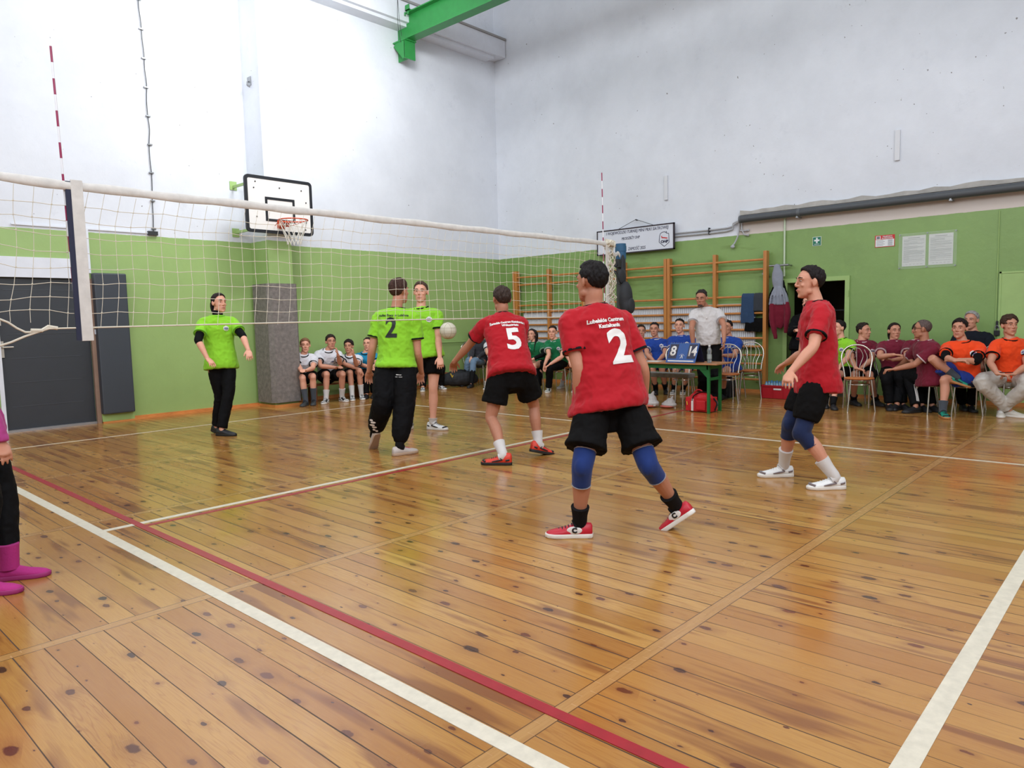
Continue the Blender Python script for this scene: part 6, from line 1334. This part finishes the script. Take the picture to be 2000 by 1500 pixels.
# grey upholstered bench
t = thing('grey_bench', (8.14, 0.05, 0), 'empty bench with grey felt top and thin metal legs behind the score table', 'bench')
b = MB(); b.box((0, 0, 0.43), (0.24, 1.75, 0.50)); b.build('seat', mat('grey felt seat', (132, 130, 124), 0.95, var=0.2, vscale=14, bump=0.8, bscale=70), t, bevel=0.02)
for x in (0.03, 0.21):
    for y in (0.10, 0.85, 1.65):
        b = MB(); b.cyl((x, y, 0), (x, y, 0.44), 0.011, 8); b.build('leg', M_chr, t, smooth=True)
# red first aid bag
M_rb = mat('red nylon', (186, 18, 28), 0.6, bump=0.4, bscale=20)
t = thing('first_aid_bag', (7.79, -0.36, 0), 'red bag with black straps on the floor under the score table', 'bag')
b = MB(); b.box((-0.11, -0.19, 0.01), (0.11, 0.19, 0.21)); b.ell((0, 0, 0.20), (0.10, 0.18, 0.085)); fused(b, 0.010, 'bag_body', M_rb, t, 5, disp=[(0.09, 0.014)])
b = MB(); b.box((-0.135, -0.13, 0.03), (-0.10, 0.02, 0.17)); fused(b, 0.008, 'front_pocket', M_rb, t, 5)
b = MB(); b.box((-0.1395, 0.062, 0.02), (-0.12, 0.085, 0.16)); b.box((-0.13, 0.064, 0.015), (-0.105, 0.083, 0.19)); b.build('reflective_strip', M_numw, t)
b = MB(); b.tube([(-0.12, 0.075, 0.15), (-0.115, 0.06, 0.23), (-0.05, -0.02, 0.285), (0.0, -0.12, 0.27), (0.09, -0.13, 0.2)], 0.017, 8, smooth=3, flat=0.4); b.tube([(0.0, 0.19, 0.18), (-0.02, 0.24, 0.12), (-0.02, 0.22, 0.03)], 0.015, 6, smooth=3, flat=.4); b.tube([(0.0, -0.19, 0.2), (-0.02, -0.25, 0.13), (-0.02, -0.22, 0.03)], 0.015, 6, smooth=3, flat=.4); b.build('strap', M_black, t, smooth=True)
b = MB(); b.tube([(-0.03, 0.10, 0.26), (-0.03, 0.06, 0.305), (-0.03, 0.0, 0.31), (-0.03, -0.04, 0.28)], 0.011, 8, smooth=3); b.build('carry_handle', M_rb, t, smooth=True)
b = MB(); b.tube([(-0.13, 0.16, 0.15), (-0.135, 0.15, 0.10)], 0.005, 5); b.tube([(-0.10, -0.15, 0.245), (-0.115, -0.17, 0.19)], 0.005, 5); b.build('zip_pull', mat('yellow zip pull', (214, 200, 60), 0.5), t)
# carrier bags
M_film = mat('thin plastic film', (206, 200, 196), 0.3, trans=0.25, bump=1.0, bscale=22, stretch=(1, 1, 0.35))
for (x, y, s_, lab) in ((7.80, 0.52, 1.0, 'crumpled plastic carrier bag with reddish contents on the floor, larger one'), (7.90, 0.23, 0.72, 'small crumpled plastic carrier bag on the floor beside the red bag')):
    t = thing('carrier_bag', (x, y, 0), lab, 'bag', 'crumpled carrier bags under the score table'); rr = random.Random(int(s_ * 10))
    b = MB(); b.ell((0, 0, 0.07 * s_), (0.12 * s_, 0.17 * s_, 0.07 * s_)); b.ell((0.0, -0.03 * s_, 0.12 * s_), (0.08 * s_, 0.10 * s_, 0.09 * s_)); b.tube([(0, -0.04 * s_, 0.15 * s_), (0, -0.09 * s_, 0.25 * s_)], [0.045 * s_, 0.012 * s_], 8)
    for i in range(26):
        a = rr.uniform(0, 2 * PI); b.tube([(0.11 * s_ * math.cos(a), 0.155 * s_ * math.sin(a), 0.03), (0.07 * s_ * math.cos(a), 0.09 * s_ * math.sin(a), 0.14 * s_), (0.01, -0.06 * s_, 0.2 * s_)], [0.012 * s_, 0.009 * s_, 0.007 * s_], 5)
    fused(b, 0.006, 'film', M_film, t, 1)
    b = MB(); b.ell((-0.02, 0.02, 0.035 * s_), (0.125 * s_, 0.16 * s_, 0.034 * s_)); b.build('contents', mat('reddish contents', (190, 96, 84), 0.5), t, smooth=True)
# red crate with bottle pack
M_crate = mat('red crate', (168, 20, 34), 0.45)
t = thing('red_crate', (9.80, -0.92, 0), 'red plastic crate on the floor by the wall bars', 'crate')
b = MB(); W_, L_, H_ = 0.36, 0.54, 0.215
b.box((0, 0, 0.005), (W_, L_, 0.02)); b.box((0, 0, 0.02), (0.012, L_, H_)); b.box((W_ - 0.012, 0, 0.02), (W_, L_, H_)); b.box((0, 0, 0.02), (W_, 0.012, H_)); b.box((0, L_ - 0.012, 0.02), (W_, L_, H_))
b.box((-0.012, -0.012, H_ - 0.02), (0.0, L_ + 0.012, H_ + 0.004)); b.box((W_, -0.012, H_ - 0.02), (W_ + 0.012, L_ + 0.012, H_ + 0.004)); b.box((-0.012, -0.012, H_ - 0.02), (W_ + 0.012, 0, H_ + 0.004)); b.box((-0.012, L_, H_ - 0.02), (W_ + 0.012, L_ + 0.012, H_ + 0.004))
for y in (0.0, 0.18, 0.35, L_ - 0.01): b.box((-0.008, y, 0.02), (0.0, y + 0.01, H_ - 0.02))
b.build('crate', M_crate, t)
b = MB(); b.box((-0.010, 0.215, 0.145), (-0.004, 0.34, 0.170)); b.build('grip_slot', M_numw, t)
M_blb = mat('blue bottle cap film', (70, 130, 190), 0.3); k = 0
for i in range(3):
    for j in range(6):
        t = thing('small_bottle', (9.86 + i * 0.105, -0.875 + j * 0.088, 0.022), 'small water bottle standing in the red crate', 'bottle', 'water bottles packed in the red crate')
        b = MB(); b.lathe([(0, 0), (0.038, 0), (0.040, 0.02), (0.038, 0.15), (0.040, 0.18), (0.014, 0.235), (0, 0.235)], n=14); b.build('bottle', mat('blue tint bottle', (150, 196, 220), 0.2, trans=0.5), t, smooth=True)
        b = MB(); b.lathe([(0, 0.233), (0.016, 0.233), (0.016, 0.25), (0, 0.25)], n=12); b.build('cap', M_blb, t, smooth=True)
# black backpack standing by the empty chair
t = thing('floor_backpack', (9.50, 0.12, 0), 'black backpack standing on the floor behind the empty chair by the wall bars', 'backpack')
b = MB(); b.box((-0.10, -0.15, 0.02), (0.10, 0.15, 0.30)); b.ell((0, 0, 0.30), (0.10, 0.14, 0.10)); fused(b, 0.011, 'bag_body', M_black, t, 6, disp=[(0.1, 0.015)])
b = MB(); b.tube([(-0.02, -0.05, 0.38), (-0.02, 0, 0.42), (-0.02, 0.05, 0.38)], 0.010, 6, smooth=3); b.build('grab_loop', M_black, t)
# duffel and bags at the room corner
t = thing('duffel_bag', (8.70, 5.68, 0), 'large black duffel bag on the floor left of the black boots', 'bag')
b = MB(); b.tube([(-0.28, 0.10, 0.16), (-0.1, 0.04, 0.18), (0.2, -0.06, 0.17), (0.33, -0.10, 0.15)], [0.12, 0.165, 0.165, 0.11], 16, smooth=3, round_ends=True); fused(b, 0.012, 'bag_body', M_bag, t, 3, disp=[(0.12, 0.03), (0.05, 0.012)])
b = MB(); b.tube([(-0.2, -0.02, 0.28), (-0.1, -0.10, 0.36), (0.05, -0.12, 0.34), (0.15, -0.12, 0.26)], 0.012, 6, smooth=3); b.build('handle', M_black, t)
b = MB(); b.tube([(-0.30, -0.08, 0.30), (-0.27, -0.10, 0.22), (-0.25, -0.10, 0.26)], 0.012, 6); b.build('yellow_tag', mat('yellow tag', (214, 180, 60), 0.5), t)
t = thing('grey_backpack', (9.42, 5.95, 0.47), 'light grey backpack with dark edging leaning behind the stretched arm of number 5', 'backpack')
t.location.z = 0.0
b = MB(); b.box((-0.13, -0.09, 0.47), (0.13, 0.07, 0.85)); b.ell((0, 0, 0.86), (0.13, 0.08, 0.08)); fused(b, 0.011, 'bag_body', mat('grey rucksack', (104, 110, 134), 0.7, bump=0.3), t, 6, disp=[(0.1, 0.02)])
b = MB(); b.tube([(-0.13, -0.095, 0.5), (-0.135, -0.09, 0.8), (-0.07, -0.085, 0.93), (0.07, -0.085, 0.93), (0.135, -0.09, 0.8)], 0.010, 6, smooth=3); b.build('edging', M_sbd, t)
o = chair(9.42, 5.96, Vector((-0.3, -0.95, 0)).normalized(), 'chrome chair carrying the light grey backpack near the room corner')
for c in kids(t): c.location.z = 0.005
t = thing('puffer_coat', (9.42, 5.62, 0.0), 'dark grey coat draped beside the person in jeans', 'coat')
J = POSE['w6']
b = MB(); 
for i in range(5): b.ell((0.16 + 0.02 * i, -0.28 + 0.02 * (i % 2), 0.52 + i * 0.085), (0.14, 0.15, 0.06))
fused(b, 0.012, 'coat', mat('dark grey coat', (62, 62, 68), 0.7, bump=0.4), t, 3, disp=[(0.08, 0.02)])
# clothes on the wall bars
M_jean = cloth('denim', (44, 66, 96), 0.85); M_gj = cloth('grey denim', (52, 56, 62), 0.85)
def hung(name, y0, y1, ztop, zbot, m, label, seed, x=10.48, fat=0.03, cat='trousers'):
    rr = random.Random(seed); t = thing(name, (x, (y0 + y1) / 2, ztop), label, cat); w_ = abs(y1 - y0); b = MB(); n = 9; L = ztop - zbot
    for side, off in ((-1, -0.036), (1, 0.034)):
        ln = L if side < 0 else L * 0.8
        for i in range(n):
            y = -w_ / 2 + w_ * (i + 0.5) / n; pts = [(off * 0.3, y, 0.022), (off, y + rr.uniform(-.005, .005), -0.03), (off * 1.1, y * 1.03, -ln * 0.4), (off * 1.2 + rr.uniform(-.008, .008), y * 1.08, -ln * 0.75), (off * 1.2, y * 1.1, -ln + rr.uniform(0, 0.02))]
            b.tube(pts, [fat * .7, fat * .75, fat * .8, fat * .8, fat * .75], 8, smooth=3, up=(0, 1, 0), flat=0.42)
    b.tube([(0, -w_ / 2, 0.022), (0, w_ / 2, 0.022)], 0.018, 8)
    fused(b, 0.009, name.split('_')[-1], m, t, 2, disp=[(0.07, 0.012)])
    return t
hung('hanging_jeans', 0.06, 0.27, 1.70, 1.22, M_jean, 'blue jeans hanging over a rung of the wall bars', 1)
hung('hanging_trousers', -0.11, 0.05, 1.70, 1.42, M_gj, 'dark grey trousers hanging over a rung beside the blue jeans', 2)
hung('hanging_sweatpants', -0.11, 0.20, 1.272, 1.06, M_blk2, 'black trousers folded over the lower rung beneath the blue jeans', 3)
# hoodies on the hook
t = thing('coat_hook', (10.44, -0.19, 2.18), 'short grey pipe hook at the end of the wall bars', 'hook'); b = MB(); b.cyl((0, -0.03, 0), (0, -0.36, 0.0), 0.018, 10); b.cyl((0, -0.34, 0), (0.165, -0.34, 0), 0.012, 8); b.build('hook', M_steel, t, smooth=True)
M_hg = cloth('hoodie grey', (138, 142, 154)); M_hm = cloth('hoodie maroon', (112, 18, 40))
t = thing('hanging_hoodie', (10.42, -0.40, 0), 'grey and maroon hoodie hanging by its hood beside the wall bars', 'hoodie')
b = MB(); b.tube([(0, 0.04, 2.15), (0, 0.03, 2.02), (-0.01, 0.02, 1.88), (0, 0.0, 1.76)], [0.06, 0.095, 0.09, 0.07], 14, smooth=3, flat=0.6, up=(0, 1, 0), round_ends=True)
b.tube([(0, 0.0, 1.80), (0, 0.0, 1.70), (0, -0.01, 1.60), (0, -0.01, 1.52)], [0.09, 0.125, 0.15, 0.16], 14, smooth=3, flat=0.45, up=(0, 1, 0))
for i, y in enumerate((-0.11, -0.055, 0.0, 0.055, 0.11)): b.tube([(-0.05, y * 0.5, 1.82), (-0.075, y, 1.66), (-0.072, y * 1.2, 1.52)], [0.012, 0.018, 0.018], 6)
fused(b, 0.010, 'grey_yoke', M_hg, t, 2, disp=[(0.08, 0.015)])
b = MB(); b.tube([(0, -0.01, 1.53), (0, 0.0, 1.42), (0.01, 0.03, 1.2), (0.01, 0.05, 1.16)], [0.155, 0.15, 0.12, 0.10], 14, flat=0.42, up=(0, 1, 0))
b.tube([(-0.045, 0.09, 1.54), (-0.05, 0.09, 1.3), (-0.05, 0.06, 1.1), (-0.045, 0.04, 1.0), (-0.045, 0.035, 0.95)], [0.055, 0.055, 0.045, 0.034, 0.032], 10, smooth=3)
b.tube([(-0.03, -0.13, 1.56), (-0.03, -0.16, 1.4), (-0.03, -0.14, 1.2), (-0.03, -0.13, 1.05)], [0.05, 0.055, 0.042, 0.032], 10, smooth=3)
fused(b, 0.010, 'maroon_body', M_hm, t, 2, disp=[(0.08, 0.018)])
t = thing('dark_jacket', (10.54, -0.36, 0), 'dark jacket hanging behind the grey and maroon hoodie', 'jacket')
b = MB(); b.tube([(0, -0.02, 1.95), (0, 0.02, 1.7), (0, 0.02, 1.4), (0, 0.02, 1.15)], [0.06, 0.16, 0.20, 0.19], 14, smooth=3, flat=0.2, up=(0, 1, 0)); fused(b, 0.012, 'jacket', M_blk2, t, 2, disp=[(0.08, 0.02)])
# ball
t = thing('volleyball', (4.46, 1.32, 1.255), 'white volleyball bouncing beside the lime shirted player in shorts', 'ball')
M_ball = mat('ball leather', (206, 200, 180), 0.5, bump=0.2, bscale=80); M_seamb = mat('ball seam', (150, 140, 110), 0.6)
b = MB(); b.ell((0, 0, 0), (0.105, 0.105, 0.105), None, 32, 20); b.build('ball', M_ball, t, smooth=True)
b = MB()
for ax in range(3):
    for o in (-0.035, 0.035):
        r_ = math.sqrt(0.105 ** 2 - o * o); pts = []
        for j in range(28):
            a = 2 * PI * j / 28; p = [0, 0, 0]; p[ax] = o; p[(ax + 1) % 3] = r_ * math.cos(a); p[(ax + 2) % 3] = r_ * math.sin(a); pts.append(p)
        b.tube(pts, 0.0018, 5, closed=True)
b.build('seams', M_seamb, t)
# phones and glasses
def between(key, a='WR', c='WL', f=0.5): return Vector(POSE[key][a]).lerp(Vector(POSE[key][c]), f)
for key, lab in (('o2', 'dark phone held by the orange shirt with white trousers'), ('doorman', 'dark phone held by the person in black by the doorway')):
    J = POSE[key]; c = (Vector(J['TR']) + Vector(J['TL'])) / 2; f = Vector(J['sf']); t = thing('phone', c - f * 0.0 + Vector((0, 0, 0.03)), lab, 'phone', 'phones held in hands', rz=yaw(f))
    b = MB(); b.box((-0.07, -0.036, -0.004), (0.07, 0.036, 0.004)); b.build('case', M_black, t, bevel=0.003)
    b = MB(); b.box((-0.065, -0.032, 0.0041), (0.065, 0.032, 0.0048)); b.build('screen', mat('phone screen', (34, 38, 46), 0.1), t)
# spectacles on the shaven head
J = POSE['m4']; hf = Vector(J['hf']).normalized(); hr_ = hf.cross(Z3).normalized(); k = J['s'] / 1.75; Hc = Vector(J['H']); org = Vector((J['P'][0], J['P'][1], 0))
b = MB(); G = lambda x, y, z: Hc - org + (hr_ * x + hf * y + Z3 * z) * k
for s_ in (-1, 1):
    b.tube([G(s_ * (0.034 + 0.022 * math.cos(a)), 0.093 - 0.012 * (0.034 + 0.022 * math.cos(a)) / 0.05, 0.012 + 0.017 * math.sin(a)) for a in [2 * PI * j / 14 for j in range(14)]], 0.0022, 5, closed=True)
    b.tube([G(s_ * 0.056, 0.082, 0.016), G(s_ * 0.080, 0.0, 0.012)], 0.0022, 5)
b.tube([G(-0.012, 0.092, 0.014), G(0.012, 0.092, 0.014)], 0.0022, 5)
b.build('glasses', M_black, m4)
